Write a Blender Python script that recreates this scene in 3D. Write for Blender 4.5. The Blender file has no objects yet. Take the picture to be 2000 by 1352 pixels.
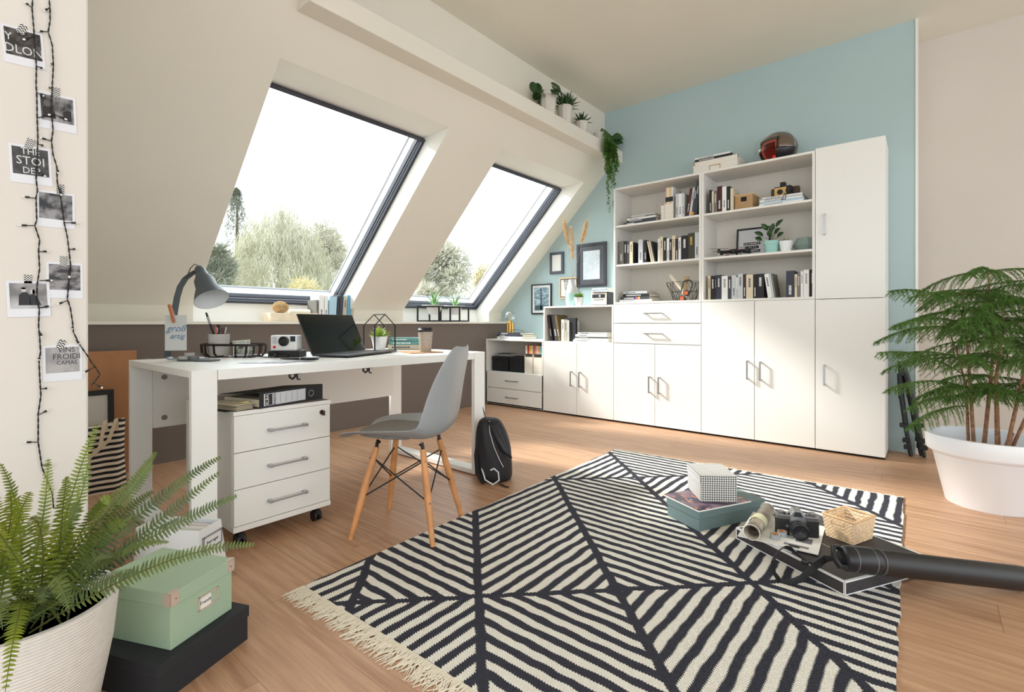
import bpy, bmesh, math, random
from math import sin, cos, pi, radians, hypot, atan2, sqrt
from mathutils import Vector, Matrix, Quaternion
C = bpy.context.scene.collection
random.seed(7)
# ---------- survey frame: camera at (0,0,1.0*H), level; world X along the blue wall, Y towards it ----------
F = 973.0; CX = 1000.0; CY = 630.0; H = 0.94
_n = hypot(1165, 973); RX = 1165/_n; RY = 973/_n; FX = -RY; FY = RX
def ray(u, v):
    t = (u-CX)/F
    return Vector((FX+RX*t, FY+RY*t, (CY-v)/F))
def at_z(u, v, z): r = ray(u, v); return r*((z-H)/r.z)+Vector((0, 0, H))
def at_x(u, v, x): r = ray(u, v); return r*(x/r.x)+Vector((0, 0, H))
def at_y(u, v, y): r = ray(u, v); return r*(y/r.y)+Vector((0, 0, H))
def at_d(u, v, d): return ray(u, v)*d+Vector((0, 0, H))
def depth(p): return p[0]*FX+p[1]*FY
CAMYAW = atan2(RY, RX)
# ---------- materials ----------
def lin(c):
    return tuple(((x/255)/12.92 if x/255 <= .04045 else ((x/255+.055)/1.055)**2.4) for x in c)+(1,)
MC = {}
def mat(name, col=(200, 200, 200), rough=.5, metal=0, bump=0, bscale=200, var=0, vscale=8, trans=0, sheen=0, alpha=1, sub=0, coat=0, emit=0):
    if name in MC: return MC[name]
    m = bpy.data.materials.new(name); m.use_nodes = True; nt = m.node_tree; N = nt.nodes; L = nt.links
    b = N['Principled BSDF']; c = lin(col)
    b.inputs['Base Color'].default_value = c; b.inputs['Roughness'].default_value = rough; b.inputs['Metallic'].default_value = metal
    if trans: b.inputs['Transmission Weight'].default_value = trans
    if sheen: b.inputs['Sheen Weight'].default_value = sheen
    if coat: b.inputs['Coat Weight'].default_value = coat
    if alpha < 1: b.inputs['Alpha'].default_value = alpha
    if emit: b.inputs['Emission Color'].default_value = c; b.inputs['Emission Strength'].default_value = emit
    if bump or var:
        tc = N.new('ShaderNodeTexCoord'); nz = N.new('ShaderNodeTexNoise')
        L.new(tc.outputs['Object'], nz.inputs['Vector'])
    if bump:
        nz.inputs['Scale'].default_value = bscale; nz.inputs['Detail'].default_value = 3
        bp = N.new('ShaderNodeBump'); bp.inputs['Strength'].default_value = bump; bp.inputs['Distance'].default_value = .002
        L.new(nz.outputs['Fac'], bp.inputs['Height']); L.new(bp.outputs['Normal'], b.inputs['Normal'])
    if var:
        n2 = N.new('ShaderNodeTexNoise'); n2.inputs['Scale'].default_value = vscale; n2.inputs['Detail'].default_value = 4
        L.new(tc.outputs['Object'], n2.inputs['Vector'])
        mx = N.new('ShaderNodeMix'); mx.data_type = 'RGBA'
        mx.inputs[6].default_value = tuple(x*(1-var) for x in c[:3])+(1,)
        mx.inputs[7].default_value = tuple(min(1, x*(1+var)) for x in c[:3])+(1,)
        mr = N.new('ShaderNodeMapRange'); mr.inputs[1].default_value = .35; mr.inputs[2].default_value = .65
        L.new(n2.outputs['Fac'], mr.inputs[0]); L.new(mr.outputs[0], mx.inputs[0]); L.new(mx.outputs[2], b.inputs['Base Color'])
    MC[name] = m; return m
class G:      # tiny node graph helper
    def __init__(s, name, rough=.5, metal=0):
        s.m = bpy.data.materials.new(name); s.m.use_nodes = True; s.N = s.m.node_tree.nodes; s.L = s.m.node_tree.links
        s.b = s.N['Principled BSDF']; s.b.inputs['Roughness'].default_value = rough; s.b.inputs['Metallic'].default_value = metal
        s.tc = s.N.new('ShaderNodeTexCoord'); s.o = s.tc.outputs['Object']
        MC[name] = s.m
    def put(s, i, v):
        if isinstance(v, (int, float)): i.default_value = v
        elif isinstance(v, tuple): i.default_value = v
        else: s.L.new(v, i)
    def mth(s, op, a, b=0., c=0.):
        n = s.N.new('ShaderNodeMath'); n.operation = op
        s.put(n.inputs[0], a); s.put(n.inputs[1], b); s.put(n.inputs[2], c); return n.outputs[0]
    def xyz(s, v=None):
        n = s.N.new('ShaderNodeSeparateXYZ'); s.L.new(v or s.o, n.inputs[0]); return n.outputs
    def comb(s, x, y, z):
        n = s.N.new('ShaderNodeCombineXYZ'); s.put(n.inputs[0], x); s.put(n.inputs[1], y); s.put(n.inputs[2], z); return n.outputs[0]
    def noise(s, scale, v=None, det=3, rough=.5):
        n = s.N.new('ShaderNodeTexNoise'); n.inputs['Scale'].default_value = scale; n.inputs['Detail'].default_value = det
        n.inputs['Roughness'].default_value = rough; s.L.new(v or s.o, n.inputs['Vector']); return n.outputs['Fac']
    def mix(s, f, a, b):
        n = s.N.new('ShaderNodeMix'); n.data_type = 'RGBA'; s.put(n.inputs[0], f)
        s.put(n.inputs[6], lin(a) if isinstance(a, tuple) and len(a) == 3 else a); s.put(n.inputs[7], lin(b) if isinstance(b, tuple) and len(b) == 3 else b); return n.outputs[2]
    def rng(s, v, a, b, c=0., d=1.):
        n = s.N.new('ShaderNodeMapRange'); s.put(n.inputs[0], v); n.inputs[1].default_value = a; n.inputs[2].default_value = b
        n.inputs[3].default_value = c; n.inputs[4].default_value = d; return n.outputs[0]
    def color(s, v): s.L.new(v, s.b.inputs['Base Color'])
    def bump(s, h, st=.3, dist=.002):
        n = s.N.new('ShaderNodeBump'); n.inputs['Strength'].default_value = st; n.inputs['Distance'].default_value = dist
        s.L.new(h, n.inputs['Height']); s.L.new(n.outputs[0], s.b.inputs['Normal'])
# ---------- mesh builder ----------
class MB:
    def __init__(s): s.v = []; s.f = []; s.mi = []; s.M = None
    def add(s, vs, fs, mi=0):
        k = len(s.v)
        for p in vs:
            p = Vector(p)
            s.v.append(s.M @ p if s.M is not None else p)
        for f in fs: s.f.append([k+i for i in f]); s.mi.append(mi)
        return s
    def box(s, x0, y0, z0, x1, y1, z1, mi=0):
        vs = [(x, y, z) for z in (z0, z1) for y in (y0, y1) for x in (x0, x1)]
        return s.add(vs, [(0, 2, 3, 1), (4, 5, 7, 6), (0, 1, 5, 4), (1, 3, 7, 5), (3, 2, 6, 7), (2, 0, 4, 6)], mi)
    def ext(s, pts, vec, mi=0):
        n = len(pts); vec = Vector(vec); a = [Vector(p) for p in pts]
        return s.add(a+[p+vec for p in a], [tuple(range(n))[::-1], tuple(range(n, 2*n))]+[(i, (i+1) % n, n+(i+1) % n, n+i) for i in range(n)], mi)
    def poly(s, pts, mi=0): return s.add(pts, [tuple(range(len(pts)))], mi)
    def tube(s, pts, r, n=8, mi=0, closed=False, cap=True, flat=None):
        pts = [Vector(p) for p in pts]; m = len(pts); rs = r if isinstance(r, (list, tuple)) else [r]*m
        vs = []; nrm = None
        for i, p in enumerate(pts):
            a = pts[i-1] if (i or closed) else p; b = pts[(i+1) % m] if (i < m-1 or closed) else p
            t = (b-a); t = t.normalized() if t.length > 1e-9 else Vector((0, 0, 1))
            if nrm is None:
                nrm = Vector(flat) if flat else (Vector((0, 0, 1)) if abs(t.z) < .9 else Vector((1, 0, 0)))
            nrm = (nrm-t*nrm.dot(t)); nrm = nrm.normalized() if nrm.length > 1e-6 else t.orthogonal().normalized()
            bi = t.cross(nrm); q = rs[i]; rx, ry = q if isinstance(q, tuple) else (q, q)
            for k in range(n):
                a_ = 2*pi*k/n+(pi/4 if n == 4 else 0); vs.append(p+nrm*cos(a_)*rx+bi*sin(a_)*ry)
        fs = []
        for i in range(m if closed else m-1):
            j = (i+1) % m
            for k in range(n): fs.append((i*n+k, i*n+(k+1) % n, j*n+(k+1) % n, j*n+k))
        if cap and not closed: fs += [tuple(range(n))[::-1], tuple((m-1)*n+k for k in range(n))]
        return s.add(vs, fs, mi)
    def cyl(s, p0, p1, r0, r1=None, n=16, mi=0): return s.tube([p0, p1], [r0, r0 if r1 is None else r1], n, mi)
    def lathe(s, prof, c=(0, 0, 0), n=32, mi=0, cap=True, squ=1):
        cap = cap and prof[0] != prof[-1]
        vs = []; fs = []; m = len(prof)
        for r, z in prof:
            for k in range(n): vs.append((c[0]+r*cos(2*pi*k/n), c[1]+r*sin(2*pi*k/n)*squ, c[2]+z))
        for i in range(m-1):
            for k in range(n): fs.append((i*n+k, i*n+(k+1) % n, (i+1)*n+(k+1) % n, (i+1)*n+k))
        if cap and prof[0][0] > 1e-5: fs.append(tuple(range(n))[::-1])
        if cap and prof[-1][0] > 1e-5: fs.append(tuple((m-1)*n+k for k in range(n)))
        return s.add(vs, fs, mi)
    def sph(s, c, r, n=16, m=10, mi=0):
        r = r if isinstance(r, tuple) else (r, r, r); vs = [(c[0], c[1], c[2]-r[2])]; fs = []
        for i in range(1, m):
            a = -pi/2+pi*i/m
            for k in range(n): vs.append((c[0]+r[0]*cos(a)*cos(2*pi*k/n), c[1]+r[1]*cos(a)*sin(2*pi*k/n), c[2]+r[2]*sin(a)))
        vs.append((c[0], c[1], c[2]+r[2])); t = len(vs)-1
        for k in range(n): fs.append((0, 1+(k+1) % n, 1+k)); fs.append((t, t-n+k, t-n+(k+1) % n))
        for i in range(m-2):
            for k in range(n): a = 1+i*n; fs.append((a+k, a+(k+1) % n, a+n+(k+1) % n, a+n+k))
        return s.add(vs, fs, mi)
    def grid(s, fn, nu, nv, mi=0):
        vs = [fn(i/nu, j/nv) for j in range(nv+1) for i in range(nu+1)]
        return s.add(vs, [(j*(nu+1)+i, j*(nu+1)+i+1, (j+1)*(nu+1)+i+1, (j+1)*(nu+1)+i) for j in range(nv) for i in range(nu)], mi)
    def rbox(s, w, d, h, r, c=(0, 0, 0), mi=0, k=5):   # box with rounded vertical corners, centre c at base
        pts = []
        for sx, sy, a0 in ((1, 1, 0), (-1, 1, 1), (-1, -1, 2), (1, -1, 3)):
            for i in range(k+1):
                a = (a0+i/k)*pi/2; pts.append((c[0]+sx*(w/2-r)+r*cos(a), c[1]+sy*(d/2-r)+r*sin(a), c[2]))
        return s.ext(pts, (0, 0, h), mi)
    def leaf(s, p, d, up, L, W, bend=.2, k=4, mi=0, fold=.0, shape=None):
        p = Vector(p); d = Vector(d).normalized(); up = Vector(up); side = d.cross(up)
        side = side.normalized() if side.length > 1e-5 else d.orthogonal().normalized(); up = side.cross(d)
        vs = []; fs = []
        for i in range(k+1):
            t = i/k; w = W*.5*((shape(t)) if shape else sin(pi*min(.98, t*.92+.06))**.8); q = p+d*L*t-up*L*bend*t*t
            vs += [q-side*w+up*w*fold, q, q+side*w+up*w*fold]
        for i in range(k): a = i*3; fs += [(a, a+1, a+4, a+3), (a+1, a+2, a+5, a+4)]
        return s.add(vs, fs, mi)
    def build(s, name, mats, parent=None, smooth=False, bevel=0, loc=None, rot=None, label=None, solid=0, sub=0):
        me = bpy.data.meshes.new(name); me.from_pydata([tuple(v) for v in s.v], [], s.f)
        mats = mats if isinstance(mats, (list, tuple)) else [mats]
        for m in mats: me.materials.append(m)
        if len(mats) > 1: me.polygons.foreach_set('material_index', s.mi)
        if smooth: me.polygons.foreach_set('use_smooth', [True]*len(me.polygons))
        me.update(); o = bpy.data.objects.new(name, me); C.objects.link(o)
        if parent is not None: o.parent = parent
        if loc is not None: o.location = loc
        if rot is not None: o.rotation_euler = rot if isinstance(rot, tuple) else (0, 0, rot)
        if sub: md = o.modifiers.new('s', 'SUBSURF'); md.levels = sub; md.render_levels = sub
        if solid: md = o.modifiers.new('t', 'SOLIDIFY'); md.thickness = solid; md.offset = 0
        if bevel: md = o.modifiers.new('b', 'BEVEL'); md.width = bevel; md.segments = 2; md.limit_method = 'ANGLE'; md.angle_limit = radians(40)
        if smooth and hasattr(me, 'set_sharp_from_angle'): me.set_sharp_from_angle(angle=radians(50))
        if label: o['label'] = label
        return o
def tag(o, label, cat, group=None, kind=None):
    o['label'] = label; o['category'] = cat
    if group: o['group'] = group
    if kind: o['kind'] = kind
    return o
def thing(name, loc, rz, label, cat, group=None, rot=None):
    o = bpy.data.objects.new(name, None); C.objects.link(o); o.location = loc
    o.rotation_euler = rot if rot else (0, 0, rz); o.empty_display_size = .05
    return tag(o, label, cat, group)
def struct(o): o['kind'] = 'structure'; return o
def clone(o, parent=None):
    c = o.copy(); C.objects.link(c); c.parent = parent
    for ch in list(o.children): clone(ch, c)
    return c
def text(name, s, size, m, parent, loc, rot, ext=.0004, align='CENTER', sx=1, shear=0):
    cu = bpy.data.curves.new(name, 'FONT'); cu.body = s; cu.size = size; cu.extrude = ext; cu.align_x = align; cu.align_y = 'CENTER'; cu.shear = shear; cu.resolution_u = 2
    t = bpy.data.objects.new(name+'_t', cu); C.objects.link(t)
    bpy.context.view_layer.update()
    me = bpy.data.meshes.new_from_object(t.evaluated_get(bpy.context.evaluated_depsgraph_get()))
    bpy.data.objects.remove(t); bpy.data.curves.remove(cu); me.name = name; me.materials.clear(); me.materials.append(m)
    o = bpy.data.objects.new(name, me); C.objects.link(o); o.parent = parent; o.location = loc; o.rotation_euler = rot; o.scale = (sx, 1, 1)
    return o
def wspan(a, b): return (Vector(b)-Vector(a)).length
# ---------- common materials ----------
def wallmat(name, col, b=.15):
    g = G(name, .85); n = g.noise(260, det=4); g.color(g.mix(g.rng(g.noise(1.3), .3, .7), col, tuple(min(255, c+4) for c in col))); g.bump(n, b, .002); return g.m
M_beige = wallmat('plaster_beige', (228, 222, 208)); M_ceil = wallmat('plaster_ceiling', (232, 228, 214)); M_blue = wallmat('paint_blue', (176, 196, 197))
M_grey = wallmat('paint_taupe', (118, 107, 100)); M_pillar = wallmat('plaster_white', (228, 223, 215)); M_beige2 = wallmat('plaster_greige', (210, 202, 192))
M_white = mat('lacquer_white', (240, 239, 234), .35); M_white2 = mat('melamine_white', (236, 234, 228), .4); M_inner = mat('shelf_inner', (226, 220, 209), .5)
M_reveal = mat('reveal_white', (245, 242, 236), .7); M_sill = mat('sill_cream', (238, 234, 222), .45)
M_dark = mat('dark_gap', (20, 16, 14), .8); M_alu = mat('brushed_aluminium', (175, 177, 180), .32, .85); M_steel = mat('steel', (190, 190, 190), .25, 1)
M_black = mat('black_plastic', (22, 22, 24), .45); M_blackm = mat('black_metal', (30, 29, 30), .4, .3); M_blackp = mat('black_paper', (34, 35, 38), .65)
M_paper = mat('paper_white', (238, 236, 230), .8); M_cream = mat('page_cream', (226, 213, 186), .85); M_pages = mat('page_block', (222, 214, 198), .9)
M_frame = mat('window_anthracite', (56, 58, 68), .35, .2)
M_wood = mat('beech_wood', (204, 142, 88), .45, var=.15, vscale=14); M_brass = mat('brass', (208, 168, 96), .28, 1)
# =================== SETTING ===================
YW = 4.587; YB = 5.0; ZC = 3.11; X0 = -0.058; XK = -3.92
SL = -5.057           # slope plane: x - z = SL
FR = -5.335           # window plane: x - z = FR
def sx(z): return z+SL
def fx(z): return z+FR
# floor: planks
g = G('floor_oak', .42)
X, Y, Z_ = g.xyz()
PW = .192; PL = 1.28
row = g.mth('FLOOR', g.mth('DIVIDE', Y, PW)); off = g.mth('MULTIPLY', g.mth('FRACT', g.mth('MULTIPLY', g.mth('SINE', g.mth('MULTIPLY', row, 12.9898)), 43758.5)), PL)
xr = g.mth('DIVIDE', g.mth('ADD', X, off), PL); colid = g.mth('FLOOR', xr)
idn = g.mth('FRACT', g.mth('MULTIPLY', g.mth('SINE', g.mth('ADD', g.mth('MULTIPLY', row, 78.233), g.mth('MULTIPLY', colid, 37.719))), 43758.5))
fy = g.mth('FRACT', g.mth('DIVIDE', Y, PW)); fxx = g.mth('FRACT', xr)
seam = g.mth('MAXIMUM', g.mth('LESS_THAN', fy, .010), g.mth('LESS_THAN', fxx, .0018))
gv = g.comb(g.mth('ADD', g.mth('MULTIPLY', X, 1.6), g.mth('MULTIPLY', idn, 40)), g.mth('MULTIPLY', Y, 26), idn)
gr = g.noise(1.6, gv, 6, .62)
gv2 = g.comb(g.mth('ADD', g.mth('MULTIPLY', X, 6), g.mth('MULTIPLY', idn, 17)), g.mth('MULTIPLY', Y, 150), idn); gr2 = g.noise(1.2, gv2, 4)
c = g.mix(g.rng(gr, .3, .72), (152, 110, 80), (212, 172, 138)); c = g.mix(g.mth('MULTIPLY', g.rng(gr2, .45, .75), .35), c, (146, 106, 78))
c = g.mix(g.mth('MULTIPLY', g.rng(idn, 0, 1), .45), c, (206, 162, 128)); c = g.mix(g.mth('MULTIPLY', seam, .55), c, (96, 60, 40))
g.color(c); g.L.new(g.rng(gr2, .2, .8, .36, .5), g.b.inputs['Roughness']); g.bump(g.mth('SUBTRACT', g.mth('MULTIPLY', gr2, .25), seam), .25, .0012)
M_floor = g.m
struct(MB().box(-4.6, -3.2, -.06, 4.2, 5.3, 0).build('floor', M_floor))
struct(MB().box(-2.64, -3.2, ZC, 4.2, 5.3, ZC+.08).build('ceiling', M_ceil))
# blue wall (stops at X0), return and beige wall behind
bw = MB(); bw.ext([(-4.3, YW, 0), (X0, YW, 0), (X0, YW, ZC), (-2.62, YW, ZC), (-2.62, YW, 2.62), (fx(1.12)+.02, YW, 1.12), (-4.3, YW, 1.12)], (0, .1, 0)); struct(bw.build('wall_back', M_blue))
struct(MB().box(X0-.04, YW+.1, 0, X0, YB+.02, ZC).build('wall_return', M_beige2))
struct(MB().box(X0-.012, YW-.006, 0, X0+.004, YW+.1, ZC).build('trim_3', M_white2))
struct(MB().box(X0, YB, 0, 4.2, YB+.1, ZC).build('wall_right', M_beige2))
# knee wall, sill
struct(MB().box(-4.5, .3, 0, XK, YW, .926).build('wall_knee', M_grey))
struct(MB().box(-4.32, .3, .926, XK+.03, YW, .948).build('trim_2', M_sill, bevel=.003))
# pillar wall with the photos
struct(MB().box(-4.6, -3.2, 0, -2.0, .344, ZC).build('wall_left', M_pillar, bevel=.006))
# sloped wall with two window openings
W1 = (1.262, 2.508); W2 = (3.10, 4.36); ZT = 2.37; ZV = 1.057; XV = -4.0
def slab(mb, y0, y1, z0, z1): mb.poly([(sx(z0), y0, z0), (sx(z0), y1, z0), (sx(z1), y1, z1), (sx(z1), y0, z1)])
sw = MB()
slab(sw, .344, W1[0], ZV, ZC); slab(sw, W1[1], W2[0], ZV, 2.56); slab(sw, W2[1], YW, ZV, 2.56)
slab(sw, W1[0], W1[1], ZT, 2.56); slab(sw, W2[0], W2[1], ZT, 2.56)
for a, b in ((.344, W1[0]), (W1[1], W2[0]), (W2[1], YW)): sw.poly([(XV, a, .948), (XV, b, .948), (XV, b, ZV), (XV, a, ZV)])
sw.poly([(sx(2.5), W1[0], 2.5), (sx(ZC), W1[0], ZC), (-2.7, W1[0], ZC)])   # end cheek of the left bay
struct(sw.build('wall_slope', M_beige))
rv = MB(); XB = -4.185; ZB = 1.113
for a, b in (W1, W2):
    zt = ZT-.012
    rv.poly([(sx(ZT), a, ZT), (sx(ZT), b, ZT), (fx(zt), b, zt), (fx(zt), a, zt)])
    for y in (a, b): rv.poly([(XV, y, .948), (XV, y, ZV), (sx(ZT), y, ZT), (fx(zt), y, zt), (fx(ZB), y, ZB), (XB, y, .948)])
    rv.poly([(XB, a, .948), (XB, b, .948), (fx(ZB), b, ZB), (fx(ZB), a, ZB)])
struct(rv.build('trim_4', M_reveal))
# ledge beam and upper wall
struct(MB().box(-2.60, W1[0]+.001, 2.551, -2.372, YW, 2.67).build('trim_1', M_beige2 if 0 else M_beige, bevel=.004))
struct(MB().box(-2.66, W1[0]+.001, 2.67, -2.576, YW, ZC).build('wall_upper', M_beige))
# windows
g = G('window_glass', .02)
N = g.N; L = g.L; out = N['Material Output']; tr = N.new('ShaderNodeBsdfTransparent'); tr.inputs[0].default_value = (.97, .985, .98, 1)
gl = N.new('ShaderNodeBsdfGlossy'); gl.inputs['Roughness'].default_value = .02; lw = N.new('ShaderNodeLayerWeight'); lw.inputs[0].default_value = .5
mx = N.new('ShaderNodeMixShader'); L.new(g.mth('ADD', g.mth('MULTIPLY', g.mth('POWER', lw.outputs['Facing'], 5), .5), .02), mx.inputs[0]); L.new(tr.outputs[0], mx.inputs[1]); L.new(gl.outputs[0], mx.inputs[2]); L.new(mx.outputs[0], out.inputs[0])
M_glass = g.m
M_gasket = mat('gasket_light', (150, 156, 168), .4); M_case = mat('casing_white', (240, 240, 240), .5); M_caseedge = mat('casing_grey', (196, 196, 206), .5)
s2 = sqrt(.5)
def window(name, a, b):
    w = bpy.data.objects.new(name, None); C.objects.link(w); w.location = (fx(ZB), a, ZB); w.rotation_euler = (0, -pi/4, 0); struct(w)
    class MBz(MB):
        def box(s, a0, b0, c0, a1, b1, c1, mi=0): return MB.box(s, a0, b0, -c1, a1, b1, -c0, mi)
    Lh = (ZT-.012-ZB)/s2; W = b-a     # local: x up the slope, y along, z into the room
    w['label'] = 'roof window in the sloped wall'
    f = MBz(); t = .022
    for x0, x1, y0, y1 in ((0, t, 0, W), (Lh-t, Lh, 0, W), (t, Lh-t, 0, t), (t, Lh-t, W-t, W)): f.box(x0, y0, -.035, x1, y1, .03)
    f.build('window_frame', M_frame, w, bevel=.003)
    f = MBz(); q = t; r = t+.006
    for x0, x1, y0, y1 in ((q, r, q, W-q), (Lh-r, Lh-q, q, W-q), (r, Lh-r, q, r), (r, Lh-r, W-r, W-q)): f.box(x0, y0, -.035, x1, y1, .0)
    f.build('gasket', M_gasket, w)
    f = MBz(); q = r; r = q+.009
    for x0, x1, y0, y1 in ((q, r, q, W-q), (Lh-r, Lh-q, q, W-q), (r, Lh-r, q, r), (r, Lh-r, W-r, W-q)): f.box(x0, y0, -.05, x1, y1, -.012)
    f.build('sash', M_frame, w)
    MBz().box(r, r, -.028, Lh-r, W-r, -.022).build('glass_pane', M_glass, w)
    f = MBz(); o = -.02
    for x0, x1, y0, y1 in ((-.03, 0, -.03, W+.03), (Lh, Lh+.03, -.03, W+.03), (0, Lh, -.03, 0), (0, Lh, W, W+.03)): f.box(x0, y0, -.16, x1, y1, -.036)
    f.build('outer_casing', M_case, w)
    f = MBz()
    for x0, x1, y0, y1 in ((-.05, .012, -.05, W+.05), (Lh-.012, Lh+.05, -.05, W+.05), (.012, Lh-.012, -.05, .012), (.012, Lh-.012, W-.012, W+.05)): f.box(x0, y0, -.168, x1, y1, -.16)
    f.build('casing_edge', M_caseedge, w)
window('window_1', *W1); window('window_2', *W2)
# =================== OUTSIDE ===================
M_lawn = mat('lawn', (150, 158, 110), .95, var=.2)
struct(MB().box(-120, -60, -7.2, -6, 120, -7).build('ground', M_lawn))
M_bark = mat('bark', (140, 128, 112), .9)
def leafmat(n, c1, c2):
    g = G(n, .8); g.color(g.mix(g.rng(g.noise(.9, det=5), .35, .65), c1, c2)); g.b.inputs['Transmission Weight'].default_value = 0; return g.m
def tree(name, label, u, vtop, ubw, d, kind, m, seed, n=9000, vb=640):
    R = random.Random(seed); top = at_d(u, vtop, d); base = Vector((top.x, top.y, -7)); hw = ubw*d/F; hgt = top.z-base.z
    zb = H-(vb-CY)*d/F
    t = thing(name, base, 0, label, 'tree', 'trees outside the roof windows')
    tr = MB().tube([(0, 0, 0), (0, 0, hgt*.5), (0.2, 0, hgt*.93)], [.5, .35, .05], 8).build('trunk', M_bark, t, smooth=True)
    mb = MB(); z0 = zb-base.z-1.5; H2 = hgt-z0
    if kind == 'willow':
        for i in range(n//26):
            a = R.uniform(0, 2*pi); q = R.random()**.5; zt = z0+H2*(1-.55*q*q)*R.uniform(.86, 1.0); r = hw*q
            x, y = r*cos(a), r*sin(a); ln = R.uniform(.25, .7)*H2*.7
            for k in range(26):
                f = k/26; p = Vector((x+R.gauss(0, .1)+sin(k*.5+i)*.06, y+R.gauss(0, .1), zt-f*ln))
                mb.leaf(p, (R.gauss(0, .35), R.gauss(0, .35), -1), (R.gauss(0, 1), R.gauss(0, 1), .2), R.uniform(.3, .55), .09, 0, 1)
    elif kind == 'conifer':
        for i in range(n):
            f = R.random()**.8; a = R.uniform(0, 2*pi); r = hw*(1-f)**.8*(.35+.65*R.random()); a = round(a*4)/4+R.gauss(0, .07)
            p = Vector((r*cos(a), r*sin(a), z0+H2*f+.1*r)); mb.leaf(p, (cos(a)+R.gauss(0, .5), sin(a)+R.gauss(0, .5), R.gauss(-.1, .4)), (0, 0, 1), R.uniform(.3, .6), .14, .2, 1)
    else:
        bl = [(R.uniform(0, 2*pi), R.random(), R.random()) for _ in range(60)]
        for i in range(n):
            a, q, f = bl[i % 60]; pr = hw*sqrt(max(.03, 1-f*f))*.85; c = Vector((pr*cos(a)*q, pr*sin(a)*q, z0+H2*(.08+.86*f)))
            v = Vector((R.gauss(0, 1), R.gauss(0, 1), R.gauss(0, 1))).normalized()*hw*.27*R.uniform(.75, 1.05)
            p = c+v; mb.leaf(p, v+Vector((R.gauss(0, .3),)*3), (R.gauss(0, 1), R.gauss(0, 1), 1), R.uniform(.25, .45), .2, .1, 1)
    mb.build('crown', m, t)
LM1 = leafmat('willow_leaf', (176, 174, 150), (206, 202, 182)); LM2 = leafmat('fir_leaf', (110, 116, 102), (150, 152, 134)); LM3 = leafmat('pale_leaf', (176, 172, 156), (212, 208, 192)); LM4 = leafmat('bush_leaf', (178, 170, 132), (214, 202, 160))
tree('willow_tree', 'tall pale weeping willow seen through the larger left roof window', 548, 378, 108, 30, 'willow', LM1, 1, 32000)
tree('fir_tree', 'dark pointed fir top rising left of the weeping willow', 462, 366, 80, 46, 'conifer', LM2, 2, 12000)
tree('fir_tree', 'grey green bushy tree low at the left edge of the larger roof window', 425, 480, 50, 25, 'round', LM2, 3, 7000)
tree('leafy_tree', 'pale round leafy tree right of the weeping willow', 640, 440, 85, 36, 'round', LM3, 4, 20000)
tree('garden_bush', 'yellowish round bush low in front of the willow', 590, 552, 70, 24, 'round', LM4, 5, 6000, 660)
tree('pine_tree', 'big pale pine crown seen through the smaller right roof window', 862, 478, 88, 30, 'round', LM3, 6, 24000)
tree('hedge_tree', 'pale distant treetop at the right side of the smaller roof window', 948, 520, 62, 44, 'round', LM4, 8, 12000)
tree('leafy_tree', 'pale grey leafy tree low behind the willow', 700, 520, 70, 62, 'round', LM2, 9, 8000)
# =================== LIGHT & CAMERA ===================
w = bpy.data.worlds.new('World'); bpy.context.scene.world = w; w.use_nodes = True; N = w.node_tree.nodes; L = w.node_tree.links
bg = N['Background']; tcw = N.new('ShaderNodeTexCoord'); nzw = N.new('ShaderNodeTexNoise'); nzw.inputs['Scale'].default_value = 2.2; nzw.inputs['Detail'].default_value = 5
L.new(tcw.outputs['Generated'], nzw.inputs['Vector']); mrw = N.new('ShaderNodeMapRange'); mrw.inputs[1].default_value = .4; mrw.inputs[2].default_value = .62; L.new(nzw.outputs['Fac'], mrw.inputs[0])
mxw = N.new('ShaderNodeMix'); mxw.data_type = 'RGBA'; mxw.inputs[6].default_value = (.82, .92, 1, 1); mxw.inputs[7].default_value = (.93, .97, 1, 1)
L.new(mrw.outputs[0], mxw.inputs[0]); L.new(mxw.outputs[2], bg.inputs[0]); 
sepw = N.new('ShaderNodeSeparateXYZ'); L.new(tcw.outputs['Generated'], sepw.inputs[0])
m1 = N.new('ShaderNodeMath'); m1.operation = 'MULTIPLY'; L.new(sepw.outputs[0], m1.inputs[0]); m1.inputs[1].default_value = -1
m2 = N.new('ShaderNodeMapRange'); m2.interpolation_type = 'SMOOTHSTEP'; m2.inputs[1].default_value = -.3; m2.inputs[2].default_value = .75; m2.inputs[3].default_value = 1.25; m2.inputs[4].default_value = 2.4; L.new(m1.outputs[0], m2.inputs[0]); L.new(m2.outputs[0], bg.inputs[1])
sd = bpy.data.lights.new('sun', 'SUN'); sd.energy = 3.6; sd.angle = radians(7); sd.color = (1, .97, .93); so = bpy.data.objects.new('sun', sd); C.objects.link(so)
so.rotation_euler = Vector((-.78, -.30, .58)).to_track_quat('Z', 'Y').to_euler(); so.location = (-8, -1, 8)
cd = bpy.data.cameras.new('camera'); co = bpy.data.objects.new('camera', cd); C.objects.link(co); co.location = (0, 0, H); co.rotation_euler = (pi/2, 0, CAMYAW)
cd.sensor_width = 36; cd.lens = F/2000*36; cd.shift_y = (CY-676)/2000; cd.clip_end = 300; cd.clip_start = .02
sc = bpy.context.scene; sc.camera = co
vs_ = sc.view_settings; vs_.view_transform = 'Standard'; vs_.look = 'None'; vs_.gamma = 1; vs_.use_curve_mapping = False; vs_.exposure = .93
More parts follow.
